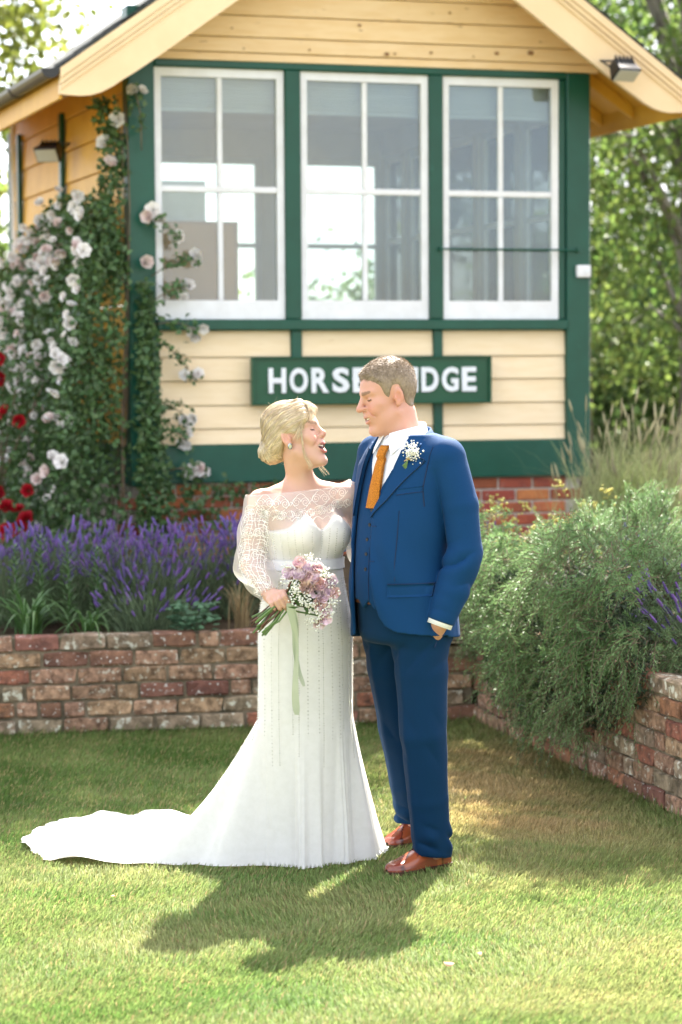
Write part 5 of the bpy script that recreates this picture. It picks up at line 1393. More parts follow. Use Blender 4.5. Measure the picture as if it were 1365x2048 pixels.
# buttonhole on the groom's left lapel
yb = float(front_y(jacket_outer, np.array([.128]), np.array([1.455]))[0])
bl = to_world(np.array([.128, yb - .012, 1.455]), gT, gA)
bt = empty('boutonniere', bl, 0, 'white gypsophila buttonhole tied with twine on the groom\'s lapel', 'flower')
P_ = rng.normal(size=(150, 3))*np.array([.013, .008, .015]) + np.array([.004, -.008, .012]); V, F = balls(P_, rng.uniform(.0022, .0042, 150)); tag(link('gypsophila', new_mesh('gypsophila', V, F), 'gypsophila', bt), kind='stuff')
for k in range(6):
    q = MB(); q.tube([(.0, -.005, .0), (-.012, -.006 - .001*k, -.014), (-.030 + .004*k*.6, -.008, -.032 - .003*k)], .0015, 5); q.build('stem', 'stem_green', bt)
q = MB(); q.tube([(-.018, -.006, -.004), (-.007, -.012, -.010), (.004, -.009, -.014), (-.004, -.013, -.004), (-.024, -.01, -.016)], .0019, 5); q.build('twine', 'twine', bt)
# ================================================================== planting
mat('leaf_rose', (.058, .120, .042), (.095, .165, .055), scale=14, rough=.42, transl=.22, islrand=.35, hue=.015, spec=.4)
mat('leaf_birch', (.12, .20, .045), (.18, .25, .065), scale=2, rough=.5, transl=.45, islrand=.4, hue=.02)
mat('leaf_dark', (.065, .130, .035), (.11, .175, .05), scale=2, rough=.5, transl=.45, islrand=.4, hue=.015)
mat('leaf_bright', (.16, .20, .035), (.22, .25, .05), scale=2, rough=.5, transl=.5, islrand=.35, hue=.015)
mat('bark_pale', (.36, .34, .30), (.10, .09, .08), scale=5, rough=.9, bump=.5, bscale=14, stretch=(1, 1, .35))
mat('bark_dark', (.10, .08, .06), (.17, .14, .10), scale=6, rough=.95, bump=.7, bscale=20)
mat('rose_white', (.88, .86, .84), (.86, .76, .72), scale=18, rough=.6, transl=.2, objrand=.05, lo=.5, hi=.8)
mat('rose_pink', (.85, .70, .67), (.86, .80, .77), scale=18, rough=.6, transl=.2, objrand=.06)
mat('rose_red', (.42, .006, .018), (.30, .004, .012), scale=18, rough=.55, transl=.15, objrand=.15)
mat('lavender_flower', (.125, .066, .255), (.175, .105, .33), scale=40, rough=.7, islrand=.35, hue=.02, transl=.15)
mat('lavender_stem', (.10, .155, .075), (.14, .19, .10), scale=10, rough=.7, islrand=.3, transl=.2)
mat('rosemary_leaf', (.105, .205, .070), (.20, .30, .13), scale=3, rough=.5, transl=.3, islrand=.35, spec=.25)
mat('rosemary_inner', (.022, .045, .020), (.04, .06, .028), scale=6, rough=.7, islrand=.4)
mat('twig', (.12, .085, .055), (.19, .14, .09), scale=12, rough=.9)
mat('lily_leaf', (.055, .13, .035), (.09, .17, .05), scale=6, rough=.4, transl=.25, islrand=.25)
mat('mantle_yellow', (.50, .46, .10), (.60, .55, .20), scale=10, rough=.7, transl=.3, islrand=.25)
mat('columbine_leaf', (.075, .17, .085), (.11, .21, .11), scale=6, rough=.5, transl=.3, islrand=.2)
mat('grass_pale', (.34, .41, .16), (.44, .46, .24), scale=3, rough=.6, transl=.4, islrand=.3)
mat('seed_head', (.46, .42, .27), (.38, .35, .2), scale=10, rough=.8, transl=.3, islrand=.2)
mat('dry_grass', (.30, .22, .11), (.22, .16, .08), scale=6, rough=.8, transl=.2, islrand=.3)

# ------------------------------------------------------------------ trees
def tree(name, base, H, crown_c, crown_r, nclump, nleaf, leaf, lm, bm_, label, seed, droop=.0, trunk_r=.12, spread=.42, lean=(0, 0)):
    r = np.random.default_rng(seed); base = np.array(base, float); e = empty(name, base, 0, label, 'tree')
    cc = np.array(crown_c, float) - base; cr = np.array(crown_r, float)
    d = unit(r.normal(size=(nclump, 3))); cl_ = cc + d * cr * (r.uniform(.25, 1.0, (nclump, 1))**.55)
    top = np.array([lean[0], lean[1], H*.92]); lines = MB(); tt = np.linspace(0, 1, 9)
    tk = np.stack([top[0]*tt**1.5 + .12*np.sin(tt*5)*tt, top[1]*tt**1.5 + .1*np.sin(tt*4 + 1)*tt, top[2]*tt], 1)
    q = MB(); q.tube(tk, trunk_r*(1.05 - .9*tt), 9); q.build('trunk', bm_, e, sm=True)
    for k in range(nclump):
        if k % 2: continue
        z0 = np.clip(cl_[k, 2]*.62, .15*H, .85*H); s = np.array([np.interp(z0, tk[:, 2], tk[:, m]) for m in range(3)]); mid = (s + cl_[k])/2 + np.array([0, 0, .12*np.linalg.norm(cl_[k] - s)])
        lines.tube([s, mid, cl_[k] + np.array([0, 0, -droop])], [trunk_r*.28, trunk_r*.16, trunk_r*.05], 5, False)
    lines.build('limbs', bm_, e, sm=True)
    per = nleaf // nclump; C = np.repeat(cl_, per, 0); sz = r.uniform(.6, 1.25, (nclump, 1)).repeat(per, 0)
    g = r.normal(size=C.shape) * spread * sz * np.array([1, 1, .8]); C = C + g
    if droop: C[:, 2] -= droop * np.abs(r.normal(size=len(C)))
    D = r.normal(size=C.shape) + np.array([0, 0, -.7 - droop]); V, F = leaves_np(C, D, r.normal(size=C.shape), leaf*r.uniform(.7, 1.3, len(C)), leaf*.68*r.uniform(.7, 1.2, len(C)))
    o = link('crown', new_mesh('crown', V, F), lm, e); tag(o, kind='stuff'); return e
tree('birch_tree', (2.92, 20, .3), 11, (3.05, 20, 6.2), (1.9, 1.9, 4.4), 80, 24000, .085, 'leaf_birch', 'bark_pale', 'tall pale barked birch with hanging twigs right of the signal box', 1, droop=.45, trunk_r=.13, spread=.36, lean=(-.25, 0))
tree('shade_tree', (3.9, 26, .2), 9, (3.7, 26, 4.4), (2.6, 2.0, 3.2), 70, 19000, .12, 'leaf_dark', 'bark_dark', 'dark green tree farther back on the right behind the birch', 2, trunk_r=.2, spread=.5)
tree('field_maple', (-3.75, 23, .2), 7, (-3.75, 23, 4.9), (1.05, 1.3, 2.2), 26, 6500, .12, 'leaf_bright', 'bark_dark', 'sunlit yellow green tree at the top left behind the gutter', 3, trunk_r=.12, spread=.36)
tree('added_back_tree', (2.0, 20.5, .2), 10, (.0, 17.0, 7.9), (1.6, 1.7, 1.4), 46, 12000, .14, 'leaf_dark', 'bark_dark', 'tall tree added behind the signal box to shade the lawn, crown out of view', 5, trunk_r=.16, spread=.5, lean=(-.6, -2.0))  # added tree: crown placed over the roof to shade the left lawn
tree('added_shade_tree', (4.7, 13.7, .45), 4.9, (1.95, 12.4, 4.45), (.42, .48, .34), 20, 2600, .10, 'leaf_dark', 'bark_dark', 'unseen tree added beyond the right edge to shade the lawn', 6, trunk_r=.09, spread=.16, lean=(-1.2, -.4))  # added out of view: crown shaped to cast shade on the right lawn
def shrub(name, c, rad, n, leaf, lm, label, seed, cat='shrub', nclump=30):
    r = np.random.default_rng(seed); c = np.array(c, float); rad = np.array(rad, float); e = empty(name, (c[0], c[1], c[2] - rad[2]), 0, label, cat)
    cl_ = unit(r.normal(size=(nclump, 3))) * rad * r.uniform(.3, 1, (nclump, 1))**.5 + np.array([0, 0, rad[2]])
    C = np.repeat(cl_, n // nclump, 0); C = C + r.normal(size=C.shape) * rad.mean()*.24
    D = r.normal(size=C.shape) + np.array([0, -.3, .1]); V, F = leaves_np(C, D, r.normal(size=C.shape), leaf*r.uniform(.7, 1.3, len(C)), leaf*.6*r.uniform(.7, 1.2, len(C)))
    tag(link('foliage', new_mesh('foliage', V, F), lm, e), kind='stuff')
    q = MB()
    for k in range(0, nclump, 3): q.tube([(0, 0, 0), cl_[k]*np.array([.5, .5, .55]), cl_[k]], [.03, .018, .006], 5)
    q.build('branches', 'bark_dark', e); return e
shrub('laurel_shrub', (3.1, 21.8, 1.6), (1.15, .8, 1.15), 7000, .11, 'leaf_dark', 'dark rounded shrub behind the tall grass on the right', 11)
shrub('hazel_shrub', (2.35, 24.5, 1.7), (1.1, .8, 1.5), 6000, .12, 'leaf_birch', 'lighter green shrub between the dark shrub and the signal box', 12)
shrub('privet_shrub', (-3.1, 20.3, 1.9), (.7, .7, 1.5), 4200, .11, 'leaf_birch', 'green shrub beyond the far left corner of the signal box', 13)
shrub('elder_shrub', (.3, 23.5, 1.6), (1.6, .8, .95), 5000, .11, 'leaf_birch', 'low green shrub behind the signal box seen through the middle window', 14)

# ------------------------------------------------------------------ climbing rose on the left wall
def sb_np(P):
    c, s = math.cos(SBR), math.sin(SBR); return np.stack([SBX + c*P[:, 0] - s*P[:, 1], SBY + s*P[:, 0] + c*P[:, 1], P[:, 2]], 1)
WRM = []
for k, m in enumerate(('rose_white', 'rose_white', 'rose_pink')):
    V, F = rose_np(.034, .044, [3, 4, 5, 6], nu=4, nv=4, seed=30 + k, openness=[1.25, 1.0, .8][k]); me = new_mesh('bloom', V, F); me.materials.append(MATS[m]); smooth(me); WRM.append(me)
V, F = rose_np(.036, .04, [3, 4, 5, 5], nu=4, nv=4, seed=40, openness=1.2); RRM = new_mesh('bloom', V, F); RRM.materials.append(MATS['rose_red']); smooth(RRM)
CRO = np.array(loc_sb(-.25, .3, .6))
crose = empty('climbing_rose', CRO, 0, 'climbing rose with white and blush blooms covering the left side of the signal box', 'rose')
n = 20000
v = rng.random(n)**1.15*3.3; zt = np.interp(v, [0, .5, 1.2, 2.0, 3.3], [2.45, 2.72, 2.82, 2.55, 2.35]); z = .58 + (zt - .58)*rng.random(n)**.8
thick = np.interp(z, [.5, 1.2, 2.0, 2.9], [.50, .44, .36, .20]); o_ = thick*rng.random(n)**.8
keepd = vnoise(np.stack([v, z, 0*v], 1), 4.5, 12) + .35*rng.normal(size=n) > -.75
P1 = sb_np(np.stack([U0 - .02 - o_, v - .15, z], 1))[keepd]
# growth over the corner post and the front edge
n2 = 1500; z2 = .75 + 1.5*rng.random(n2)**1.5; u2 = U0 + .02 + .16*rng.random(n2)*np.interp(z2, [.7, 1.2, 2.3], [1.6, 1, .5]); P2_ = sb_np(np.stack([u2, -.03 - .14*rng.random(n2), z2], 1))
n3 = 900; z3 = 2.3 + 1.0*rng.random(n3); P3_ = sb_np(np.stack([U0 - .02 - .12*rng.random(n3) + .03*np.sin(z3*9), -.02 + .3*rng.random(n3), z3], 1))
# sprays reaching out over the boards and the window
spr = [(.085, 2.60, .20, 2.50), (.10, 2.28, .30, 2.38), (.09, 2.12, .24, 2.22), (.10, 2.0, .30, 1.97), (.10, 1.92, .28, 1.70), (.10, 1.55, .26, 1.44), (.10, 1.40, .24, 1.33), (.15, 1.15, .35, 1.14), (.35, 1.08, .75, .98), (.6, 1.05, .95, 1.0), (.05, 3.0, -.05, 3.35)]
sp_p, sp_tip = [], []
stems = MB()
for (u0, z0, u1, z1) in spr:
    t = np.linspace(0, 1, 7); a = sb_np(np.stack([u0 - .06 + (u1 - u0 + .06)*t, -.05 - .06*np.sin(t*PI), z0 + (z1 - z0)*t + .03*np.sin(t*PI)], 1)); stems.tube(a - CRO, .0035, 5)
    for p in a[2:]:
        for _ in range(7): sp_p.append(p + rng.normal(size=3)*.022)
    sp_tip.append(a[-1])
for k in range(16):
    v0 = rng.uniform(.0, 2.8); t = np.linspace(0, 1, 10); zz3 = .45 + (rng.uniform(1.8, 2.8) - .45)*t
    a = sb_np(np.stack([U0 - .04 - .14*np.sin(t*2.2 + k)*t - .02, v0 + .25*np.sin(t*3 + k), zz3], 1)); stems.tube(a - CRO, .009*(1.1 - .8*t), 6)
for k in range(3):
    t = np.linspace(0, 1, 10); a = sb_np(np.stack([U0 - .03 - .03*np.sin(t*6 + k), -.02 + .05*k + 0*t, .6 + 2.7*t], 1)); stems.tube(a - CRO, .007*(1.1 - .7*t), 6)
stems.build('stems', 'twig', crose, sm=True)
PL = np.concatenate([P1, P2_, P3_, np.array(sp_p)]); N_ = len(PL)
D = rng.normal(size=PL.shape) + np.array([-.2, -.5, -.25]); Nn = rng.normal(size=PL.shape) + np.array([0, -1.0, .8])
V, F = leaves_np(PL - CRO, D, Nn, rng.uniform(.032, .060, N_), rng.uniform(.022, .038, N_)); tag(link('leaves', new_mesh('leaves', V, F), 'leaf_rose', crose), kind='stuff')
nb_ = 255; cnt = 0
for k in range(1400):
    v = rng.random()*3.2; zt = np.interp(v, [0, .5, 1.2, 2.0, 3.3], [2.5, 2.78, 2.86, 2.6, 2.4]); z = .65 + (zt - .65)*rng.random()**.55
    dens = .58 + .55*np.clip((z - 1.5)/1.2, 0, 1) + .2*(v > 1.2)
    if vnoise(np.array([[v, z, 0.]]), 5, 44)[0] + rng.normal()*.25 < .35 - dens*.7: continue
    th_ = np.interp(z, [.5, 1.2, 2.0, 2.9], [.50, .44, .36, .20]); p = sb_np(np.array([[U0 - .04 - th_*rng.uniform(.75, 1.08), v - .18, z]]))[0]
    d = unit(np.array([-.15, -1.0, .35]) + rng.normal(size=3)*.5); o = link('bloom', WRM[rng.choice(3, p=[.5, .32, .18])], None, crose, p - CRO, orient(d, rng.uniform(0, 6))); s = rng.uniform(.42, .85); o.scale = (s, s, s); cnt += 1
    if cnt > nb_: break
for p in sp_tip:
    for _ in range(3):
        d = unit(np.array([.1, -1.0, .3]) + rng.normal(size=3)*.45); o = link('bloom', WRM[rng.integers(0, 2)], None, crose, p - CRO + rng.normal(size=3)*np.array([.035, .015, .02]), orient(d)); o.scale = (.62,)*3
for (u, v, z) in ((.005, -.07, 2.36), (U0 - .12, .1, 3.05), (U0 - .06, .0, 3.18), (U0-.1, .05, 2.93), (.26, -.06, 1.15), (.29, -.07, 1.14), (.31, -.06, 1.165), (.02, -.08, 2.62), (.05, -.07, 2.66), (.08, -.07, 2.60)):
    p = sb_np(np.array([[u, v, z]]))[0]; o = link('bloom', WRM[rng.integers(0, 3)], None, crose, p - CRO, orient(unit(np.array([0, -1, .3]) + rng.normal(size=3)*.3))); o.scale = (.85,)*3
# red rose at the far left
RRO = np.array([-2.08, 14.3, .55]); rrose = empty('rose_bush', RRO, 0, 'red flowering rose bush at the left edge below the white roses', 'rose')
C = rng.normal(size=(1800, 3))*np.array([.17, .2, .45]) + np.array([0, 0, .75]); C = C[C[:, 2] > .0]; V, F = leaves_np(C, rng.normal(size=C.shape), rng.normal(size=C.shape) + np.array([0, -1, .6]), rng.uniform(.03, .055, len(C)), .03); tag(link('leaves', new_mesh('leaves', V, F), 'leaf_rose', rrose), kind='stuff')
q = MB()
for k in range(6): q.tube([(0, 0, 0), (rng.normal()*.1, rng.normal()*.1, .6), (rng.normal()*.2, rng.normal()*.2, 1.2)], [.012, .009, .004], 5)
q.build('stems', 'twig', rrose)
for (x, z) in [(.02, 1.52), (.0, 1.42), (.04, 1.66), (.14, 1.26), (.24, .9), (.3, .5), (.10, 1.18), (.05, 1.10), (.0, 1.02), (.12, 1.15), (.16, .95), (.08, .92), (.02, .52), (.10, .48), (.0, .44), (.16, .40), (.22, .38), (.06, .36), (.25, .28), (.28, .33), (.0, .62), (.05, .70), (.18, .26), (.1, .2), (.02, .85), (.07, 1.3)]:
    o = link('bloom', RRM, None, rrose, (x - .03, -.28 + rng.normal()*.05, z), orient(unit(np.array([.1, -1, .3]) + rng.normal(size=3)*.35), rng.uniform(0, 6))); s = rng.uniform(.7, 1.05); o.scale = (s, s, s)

# ------------------------------------------------------------------ lavender
def lavender(c, n, rad, h, label, seed, spread=.55, fl=1.0):
    r = np.random.default_rng(seed); c = np.array(c, float); e = empty('lavender_bush', c, 0, label, 'lavender', 'lavender bushes in the raised bed')
    a = r.uniform(0, 2*PI, n); rr = rad*np.sqrt(r.random(n)); b = np.stack([rr*np.cos(a)*.55, rr*np.sin(a)*.55, 0*a], 1)
    ln = h*r.uniform(.55, 1.14, n); d = unit(np.stack([np.cos(a)*rr/rad*spread, np.sin(a)*rr/rad*spread, np.ones(n)], 1) + r.normal(size=(n, 3))*.10)
    t = np.linspace(0, 1, 5)[None, :, None]; bend = r.normal(size=(n, 3))*.05*np.array([1, 1, .2])
    L = b[:, None] + d[:, None]*ln[:, None, None]*t + bend[:, None]*t**2
    V, F = tubes_mesh('stems', L, .0015, 3); st_ = (V, F)
    m = int(n*4.2); a2 = r.uniform(0, 2*PI, m); r2 = rad*np.sqrt(r.random(m)); C = np.stack([r2*np.cos(a2)*.8, r2*np.sin(a2)*.8, h*.62*r.random(m)**1.3], 1)
    D = np.stack([np.cos(a2)*.4, np.sin(a2)*.4, np.ones(m)], 1) + r.normal(size=(m, 3))*.35
    V2, F2 = leaves_np(C, D, r.normal(size=(m, 3)), r.uniform(.05, .10, m), .006)
    V, F = join_np([st_, (V2, F2)]); tag(link('stems', new_mesh('stems', V, F), 'lavender_stem', e), kind='stuff')
    k = int(n*fl); tip = L[:k, -1]; dd = unit(L[:k, -1] - L[:k, -2]); sl = r.uniform(.028, .058, k); u = np.linspace(-.15, 1, 9)
    S = tip[:, None] + dd[:, None]*sl[:, None, None]*u[None, :, None]; prof = np.array([.3, .9, .55, 1.0, .55, .95, .5, .7, .12])*.0068
    V, F = tubes_mesh('flowers', S, prof[None]*r.uniform(.75, 1.25, (k, 1)), 5); tag(link('flowers', new_mesh('flowers', V, F), 'lavender_flower', e), kind='stuff')
    return e
lv = [(-1.72, 12.35, 'lavender bush at the left edge under the white roses'), (-1.34, 12.45, 'lavender bush second from the left edge behind the lily leaves'), (-.98, 12.30, 'lavender bush in the middle of the left bed below the green post'),
      (-.66, 12.48, 'lavender bush in the left bed just left of the bride'), (-.36, 12.62, 'lavender bush directly behind the bride\'s sleeve')]
for k, (x, y, lb) in enumerate(lv): lavender((x, y, bank_z(x, y)), 330, .33, .44, lb, 60 + k, fl=.72)
lavender((-.95, 11.98, .42), 120, .24, .28, 'low sprawling lavender bush at the front of the left bed', 70, spread=1.0, fl=.7)
lavender((.62, 12.55, bank_z(.6, 12.5)), 130, .22, .42, 'lavender bush seen between the groom and the rosemary', 71)
lavender((1.50, 12.3, bank_z(1.5, 12.3)), 130, .30, .46, 'lavender bush with pale spikes behind the top of the rosemary', 72)
lavender((1.60, 9.85, .46), 280, .28, .44, 'lavender bush at the right edge above the near end of the wall', 73, spread=.9)

# ------------------------------------------------------------------ strap-leaved and small plants of the left bed
def strap_plant(name, c, n, Lr, wid, label, seed, m='lily_leaf', arch=1.0, cat='plant', up=.6, fan=(0, 2*PI)):
    r = np.random.default_rng(seed); c = np.array(c, float); e = empty(name, c, 0, label, cat)
    a = r.uniform(*fan, n); ln = r.uniform(*Lr, n); t = np.linspace(0, 1, 9)[None]
    out = ln[:, None]*(.75*t**1.3)*arch*r.uniform(.5, 1.1, (n, 1)); hh = ln[:, None]*(up*1.6*t - arch*1.05*t**2.2*r.uniform(.7, 1.15, (n, 1)))
    P = np.stack([out*np.cos(a)[:, None] + r.normal(size=(n, 1))*.02, out*np.sin(a)[:, None] + r.normal(size=(n, 1))*.02, hh], -1)
    sd = np.stack([-np.sin(a), np.cos(a), 0*a], 1); W = wid*np.interp(np.linspace(0, 1, 9), [0, .3, 1], [.7, 1, .05])[None]*r.uniform(.7, 1.2, (n, 1))
    for k in range(n):
        V, F = ribbons_np(P[k:k+1], W[k:k+1], sd[k:k+1]); link('leaf', new_mesh('leaf', V, F), m, e, sm=True)
    return e
strap_plant('day_lily', (-1.52, 11.72, .44), 46, (.32, .52), .010, 'clump of arching strap leaves spilling over the wall at the left edge', 81, arch=.95, up=.75)
strap_plant('day_lily', (-1.24, 11.74, .43), 30, (.25, .42), .009, 'smaller clump of arching strap leaves right of the left edge clump', 82, arch=1.0, up=.7)
strap_plant('dry_grass_tuft', (-.50, 11.95, .42), 60, (.25, .40), .003, 'tuft of dry brown grass at the foot of the lavender near the bride', 83, m='dry_grass', arch=.55, up=.8)
def lily_stem(c, h, label, seed):
    r = np.random.default_rng(seed); e = empty('lily_stem', c, 0, label, 'plant', 'leafy lily stems'); q = MB(); q.tube([(0, 0, 0), (.01, 0, h*.5), (.0, .01, h)], [.006, .005, .003], 6); q.build('stalk', 'lily_leaf', e)
    n = 90; z = h*(.1 + .9*np.linspace(0, 1, n)); a = np.arange(n)*2.4; C = np.stack([0*z, 0*z, z], 1); D = np.stack([np.cos(a), np.sin(a), .55 + 0*a], 1)
    V, F = leaves_np(C, D, np.stack([0*a, 0*a, 1 + 0*a], 1), np.interp(z, [0, h], [.11, .05]), .011); tag(link('leaves', new_mesh('leaves', V, F), 'lily_leaf', e), kind='stuff')
for k, (x, y, h, lb) in enumerate([(-1.62, 11.95, .46, 'upright leafy lily stem nearest the left edge'), (-1.50, 12.0, .50, 'upright leafy lily stem second from the left edge'), (-1.36, 11.95, .47, 'upright leafy lily stem third from the left edge'), (-1.22, 12.0, .44, 'upright leafy lily stem farthest from the left edge')]): lily_stem((x, y, .42), h, lb, 90 + k)
def columbine(c, label, seed, n=60, rad=.12):
    r = np.random.default_rng(seed); e = empty('columbine', c, 0, label, 'plant'); a = r.uniform(0, 2*PI, n); rr = rad*np.sqrt(r.random(n)); C = np.stack([rr*np.cos(a), rr*np.sin(a), .05 + .14*r.random(n)], 1)
    parts = []
    for k in range(3):
        D = np.stack([np.cos(a + (k - 1)*1.0), np.sin(a + (k - 1)*1.0), .15 + 0*a], 1); parts.append(leaves_np(C, D, np.array([0, -.2, 1.]) + r.normal(size=(n, 3))*.25, .040, .038, .1))
    V, F = join_np(parts); tag(link('leaves', new_mesh('leaves', V, F), 'columbine_leaf', e), kind='stuff')
    q = MB()
    for k in range(0, n, 3): q.tube([(0, 0, 0), C[k]*np.array([.6, .6, .7]), C[k]], .0018, 4)
    q.build('stalks', 'columbine_leaf', e)
columbine((-.72, 11.78, .42), 'small blue green leafed plant on top of the wall left of the bride', 95)
columbine((.42, 12.05, .42), 'leafy plant on the wall behind the groom\'s jacket hem', 96)
# lady's mantle behind the rosemary
e = empty('ladys_mantle', (.92, 12.15, .45), 0, 'frothy yellow green flowering plant between the groom and the rosemary', 'plant')
C = rng.normal(size=(110, 3))*np.array([.20, .14, .13]) + np.array([0, 0, .36]); C2 = np.repeat(C, 16, 0) + rng.normal(size=(110*16, 3))*.022
V, F = balls(C2, rng.uniform(.004, .009, len(C2))); tag(link('flowers', new_mesh('flowers', V, F), 'mantle_yellow', e), kind='stuff')
a = rng.uniform(0, 2*PI, 500); C3 = np.stack([.27*np.sqrt(rng.random(500))*np.cos(a), .2*np.sqrt(rng.random(500))*np.sin(a), .05 + .36*rng.random(500)], 1); V, F = leaves_np(C3, rng.normal(size=C3.shape), rng.normal(size=C3.shape) + np.array([0, -.4, 1]), .06, .05, .1); tag(link('leaves', new_mesh('leaves', V, F), 'columbine_leaf', e), kind='stuff')
# ivy along the plinth
e = empty('ivy', loc_sb(.5, 0, .8), 0, 'dark ivy creeping along the brick plinth behind the bride', 'ivy')
n = 420; C = sb_np(np.stack([.22 + .80*rng.random(n), -.01 - .05*rng.random(n), .82 + .27*rng.random(n)], 1)); C = C[vnoise(C, 9, 3) > -.25] - np.array(loc_sb(.5, 0, .8))
V, F = leaves_np(C, rng.normal(size=C.shape) + np.array([0, -.3, -.6]), np.array([0, -1., .4]) + rng.normal(size=C.shape)*.4, .038, .036, .12); tag(link('leaves', new_mesh('leaves', V, F), 'leaf_rose', e), kind='stuff')
q = MB()
for k in range(5): q.tube(sb_np(np.array([[.2 + .1*k, .0, .7], [.3 + .12*k, -.015, .9], [.42 + .12*k, -.02, 1.02]])) - np.array(loc_sb(.5, 0, .8)), .003, 5)
q.build('stems', 'twig', e)

# ------------------------------------------------------------------ rosemary spilling over the right wall
RO = np.array([1.28, 10.75, .46]); rm_ = empty('rosemary_bush', RO, 0, 'large rosemary bush spilling over the right hand brick wall', 'shrub')
rr_ = np.random.default_rng(77)
wall_x = lambda y: WC[0] + (WC[1] - y)/(WC[1] - WR1[1])*(WR1[0] - WC[0])
def sprigs(B, D, L, sag, nn=28, nl=.030, seed=0):
    """B bases (k,3), D directions, L lengths -> stems (tubes) and needle leaves"""
    r = np.random.default_rng(seed); k = len(B); t = np.linspace(0, 1, 6)[None, :, None]; D = unit(D)
    S = B[:, None] + D[:, None]*L[:, None, None]*t + np.array([0, 0, -1.])*(sag*L)[:, None, None]*t**2 + (r.normal(size=(k, 3))*.02)[:, None]*t**2
    tt = np.linspace(.12, 1, nn); i = np.clip((tt*5).astype(int), 0, 4); f = (tt*5 - i)[None, :, None]
    C = S[:, i]*(1 - f) + S[:, i + 1]*f; T = unit(S[:, i + 1] - S[:, i]); ref = unit(r.normal(size=(k, 1, 3))); A = unit(np.cross(T, ref)); Bn = np.cross(T, A)
    ang = (np.arange(nn)*2.4)[None, :, None] + r.normal(size=(k, nn, 1))*.3; rad = A*np.cos(ang) + Bn*np.sin(ang)
    dirn = T*.75 + rad*.75; ln = nl*np.interp(tt, [.1, .7, 1], [1, 1, .55])[None]*r.uniform(.8, 1.2, (k, nn))
    V2, F2 = leaves_np(C.reshape(-1, 3), dirn.reshape(-1, 3), rad.reshape(-1, 3), ln.ravel(), .0052, .1)
    return tubes_mesh('s', S, np.linspace(.0022, .0010, 6)[None], 3), (V2, F2)
# mounded top: sprigs bunched on branch ends so that clumps and dark gaps read
nc, per = 190, 9; a = rr_.uniform(0, 2*PI, nc); ph = np.arccos(rr_.uniform(-.1, 1, nc)); cen = np.array([1.26, 10.75, .52]); rad = np.array([.56, 1.05, .56])
lump = 1 + .20*vnoise(np.stack([np.cos(a)*2, np.sin(a)*2, ph*2], 1), 1.6, 9)
dirs = np.stack([np.sin(ph)*np.cos(a), np.sin(ph)*np.sin(a), np.cos(ph)], 1); cb = cen + dirs*rad*(lump*rr_.uniform(.78, 1.0, nc))[:, None]
cd = unit(dirs/rad*.45 + np.array([0, 0, .45]) + rr_.normal(size=(nc, 3))*.35)
B1 = np.repeat(cb, per, 0) + rr_.normal(size=(nc*per, 3))*.026; D1 = unit(np.repeat(cd, per, 0) + rr_.normal(size=(nc*per, 3))*.30); L1 = rr_.uniform(.08, .19, nc*per)
ok1 = B1[:, 2] > .35; B1, D1, L1 = B1[ok1], D1[ok1], L1[ok1]
# curtain hanging over the wall face
nc = 170; y = rr_.uniform(9.5, 11.65, nc); reach = np.interp(y, [9.5, 9.8, 10.3, 10.8, 11.3, 11.65], [.10, .26, .36, .34, .24, .10]); zlow = np.interp(y, [9.5, 9.8, 10.2, 10.6, 11.0, 11.3, 11.65], [.42, .16, .08, .14, .26, .40, .55])
u = rr_.random(nc); cb = np.stack([wall_x(y) - .02 - reach*rr_.random(nc)**.5*np.clip(.45 + u, 0, 1), y, zlow + .13 + (.95 - zlow)*u**1.1], 1)
cd = unit(np.stack([-.45 + 0*y, -.40 + 0*y, -.45 + .6*u], 1) + rr_.normal(size=(nc, 3))*.35); n = nc*per
B2 = np.repeat(cb, per, 0) + rr_.normal(size=(n, 3))*.034; D2 = unit(np.repeat(cd, per, 0) + rr_.normal(size=(n, 3))*.32); L2 = rr_.uniform(.08, .19, n)
s1 = sprigs(B1, D1, L1, np.full(len(B1), .12), seed=1); s2 = sprigs(B2, D2, L2, rr_.uniform(.3, .8, n), seed=2)
V, F = join_np([s1[1], s2[1]]); tag(link('needles', new_mesh('needles', V, F), 'rosemary_leaf', rm_), kind='stuff'); rm_.children[-1].data.transform(Matrix.Translation(-Vector(RO)))
V, F = join_np([s1[0], s2[0]]); tag(link('shoots', new_mesh('shoots', V - RO, F), 'twig', rm_), kind='stuff')
# dense shaded interior and woody branches
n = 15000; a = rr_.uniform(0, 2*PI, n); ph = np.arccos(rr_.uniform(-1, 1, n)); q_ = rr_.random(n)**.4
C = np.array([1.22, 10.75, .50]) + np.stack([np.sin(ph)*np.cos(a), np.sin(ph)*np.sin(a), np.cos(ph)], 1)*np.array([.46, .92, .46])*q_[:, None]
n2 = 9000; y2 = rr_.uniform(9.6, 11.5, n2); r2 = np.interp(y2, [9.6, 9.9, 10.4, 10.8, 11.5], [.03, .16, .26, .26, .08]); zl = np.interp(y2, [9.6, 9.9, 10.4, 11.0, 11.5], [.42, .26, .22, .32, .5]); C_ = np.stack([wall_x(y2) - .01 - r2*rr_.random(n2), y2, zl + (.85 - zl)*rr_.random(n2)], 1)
C = np.concatenate([C, C_]); V, F = leaves_np(C - RO, rr_.normal(size=C.shape), rr_.normal(size=C.shape), .035, .008); tag(link('inner_needles', new_mesh('inner_needles', V, F), 'rosemary_inner', rm_), kind='stuff')
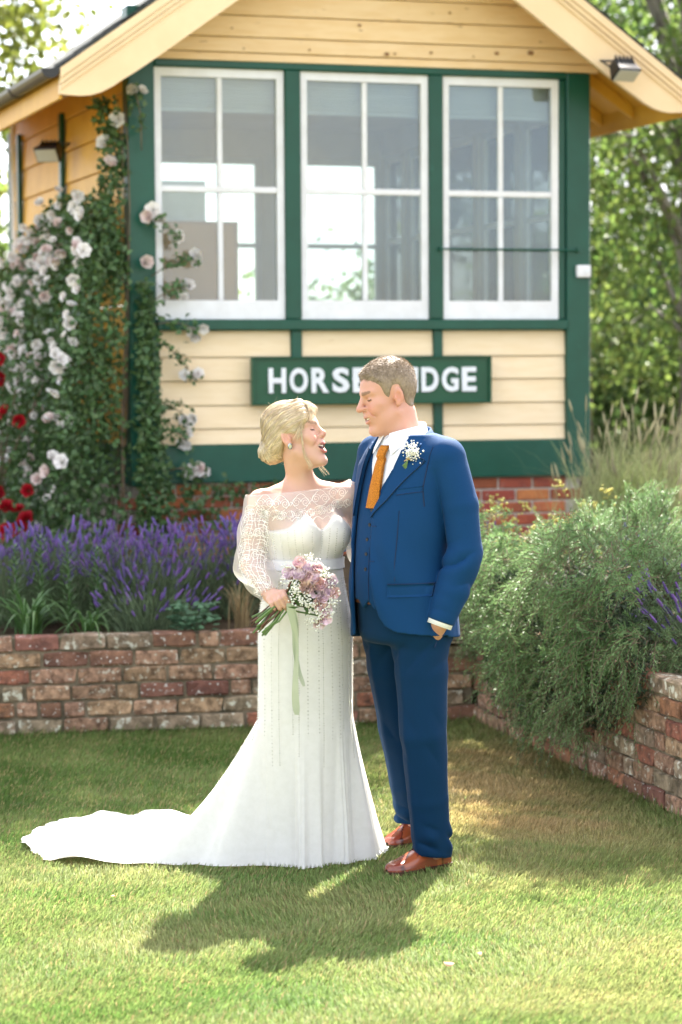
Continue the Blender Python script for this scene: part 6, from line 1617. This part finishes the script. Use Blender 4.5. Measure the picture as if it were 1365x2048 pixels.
for k in range(16):
    yk = rr_.uniform(10.1, 11.5); e0 = np.array([1.35, 10.8, .42]); e1 = np.array([wall_x(yk) + rr_.uniform(-.2, .35), yk, rr_.uniform(.55, 1.0)]); md = (e0 + e1)/2 + np.array([0, 0, .18]) + rr_.normal(size=3)*.05
    q = MB(); q.tube(np.array([e0, md, e1]) - RO, [.016, .011, .004], 6); q.build('branch', 'twig', rm_, sm=True)

# ------------------------------------------------------------------ tall grasses at the right
def tall_grass(c, n, h, spread, label, seed):
    r = np.random.default_rng(seed); c = np.array(c, float); e = empty('tall_grass', c, 0, label, 'grass'); b = r.normal(size=(n, 3))*np.array([spread, spread*.6, 0])
    ln = h*r.uniform(.55, 1.1, n); d = r.normal(size=(n, 3))*np.array([.30, .25, 0]) + np.array([.12, -.05, 0]); t = np.linspace(0, 1, 7)[None, :, None]
    P = b[:, None] + np.array([0, 0, 1.])*ln[:, None, None]*(t - .22*t**3*np.linalg.norm(d, axis=1)[:, None, None]*2) + d[:, None]*ln[:, None, None]*t**2.2
    V, F = ribbons_np(P, .0028*np.interp(np.linspace(0, 1, 7), [0, .5, 1], [1, .9, .1])[None], unit(r.normal(size=(n, 3))*np.array([1, 1, .1]))); tag(link('blades', new_mesh('blades', V, F), 'grass_pale', e), kind='stuff')
    k = n//14; S0 = P[:k, -1]*np.array([1, 1, 1.12]); dd = unit(P[:k, -1] - P[:k, -2]); dd = unit(dd + np.array([0, 0, 1.5])); sl = r.uniform(.07, .13, k); u = np.linspace(0, 1, 7)
    SP = S0[:, None] + dd[:, None]*sl[:, None, None]*u[None, :, None]; st2 = np.stack([b[:k], (b[:k] + S0)/2 + np.array([0, 0, .05]), S0], 1)
    V1, F1 = tubes_mesh('x', SP, np.array([.2, .8, 1, .9, .8, .5, .1])[None]*.008*r.uniform(.8, 1.2, (k, 1)), 5); V2, F2 = tubes_mesh('y', st2, .0013, 3); V, F = join_np([(V1, F1), (V2, F2)])
    tag(link('seed_heads', new_mesh('seed_heads', V, F), 'seed_head', e), kind='stuff')
tall_grass((1.66, 13.6, .6), 1300, .85, .17, 'tall pale seeding grass clump against the right end of the signal box', 101)
tall_grass((2.12, 13.3, .6), 1300, .80, .20, 'tall pale grass clump at the right edge of the picture', 102)
tall_grass((1.95, 12.5, .55), 700, .55, .20, 'shorter pale grass between the rosemary and the right edge', 103)
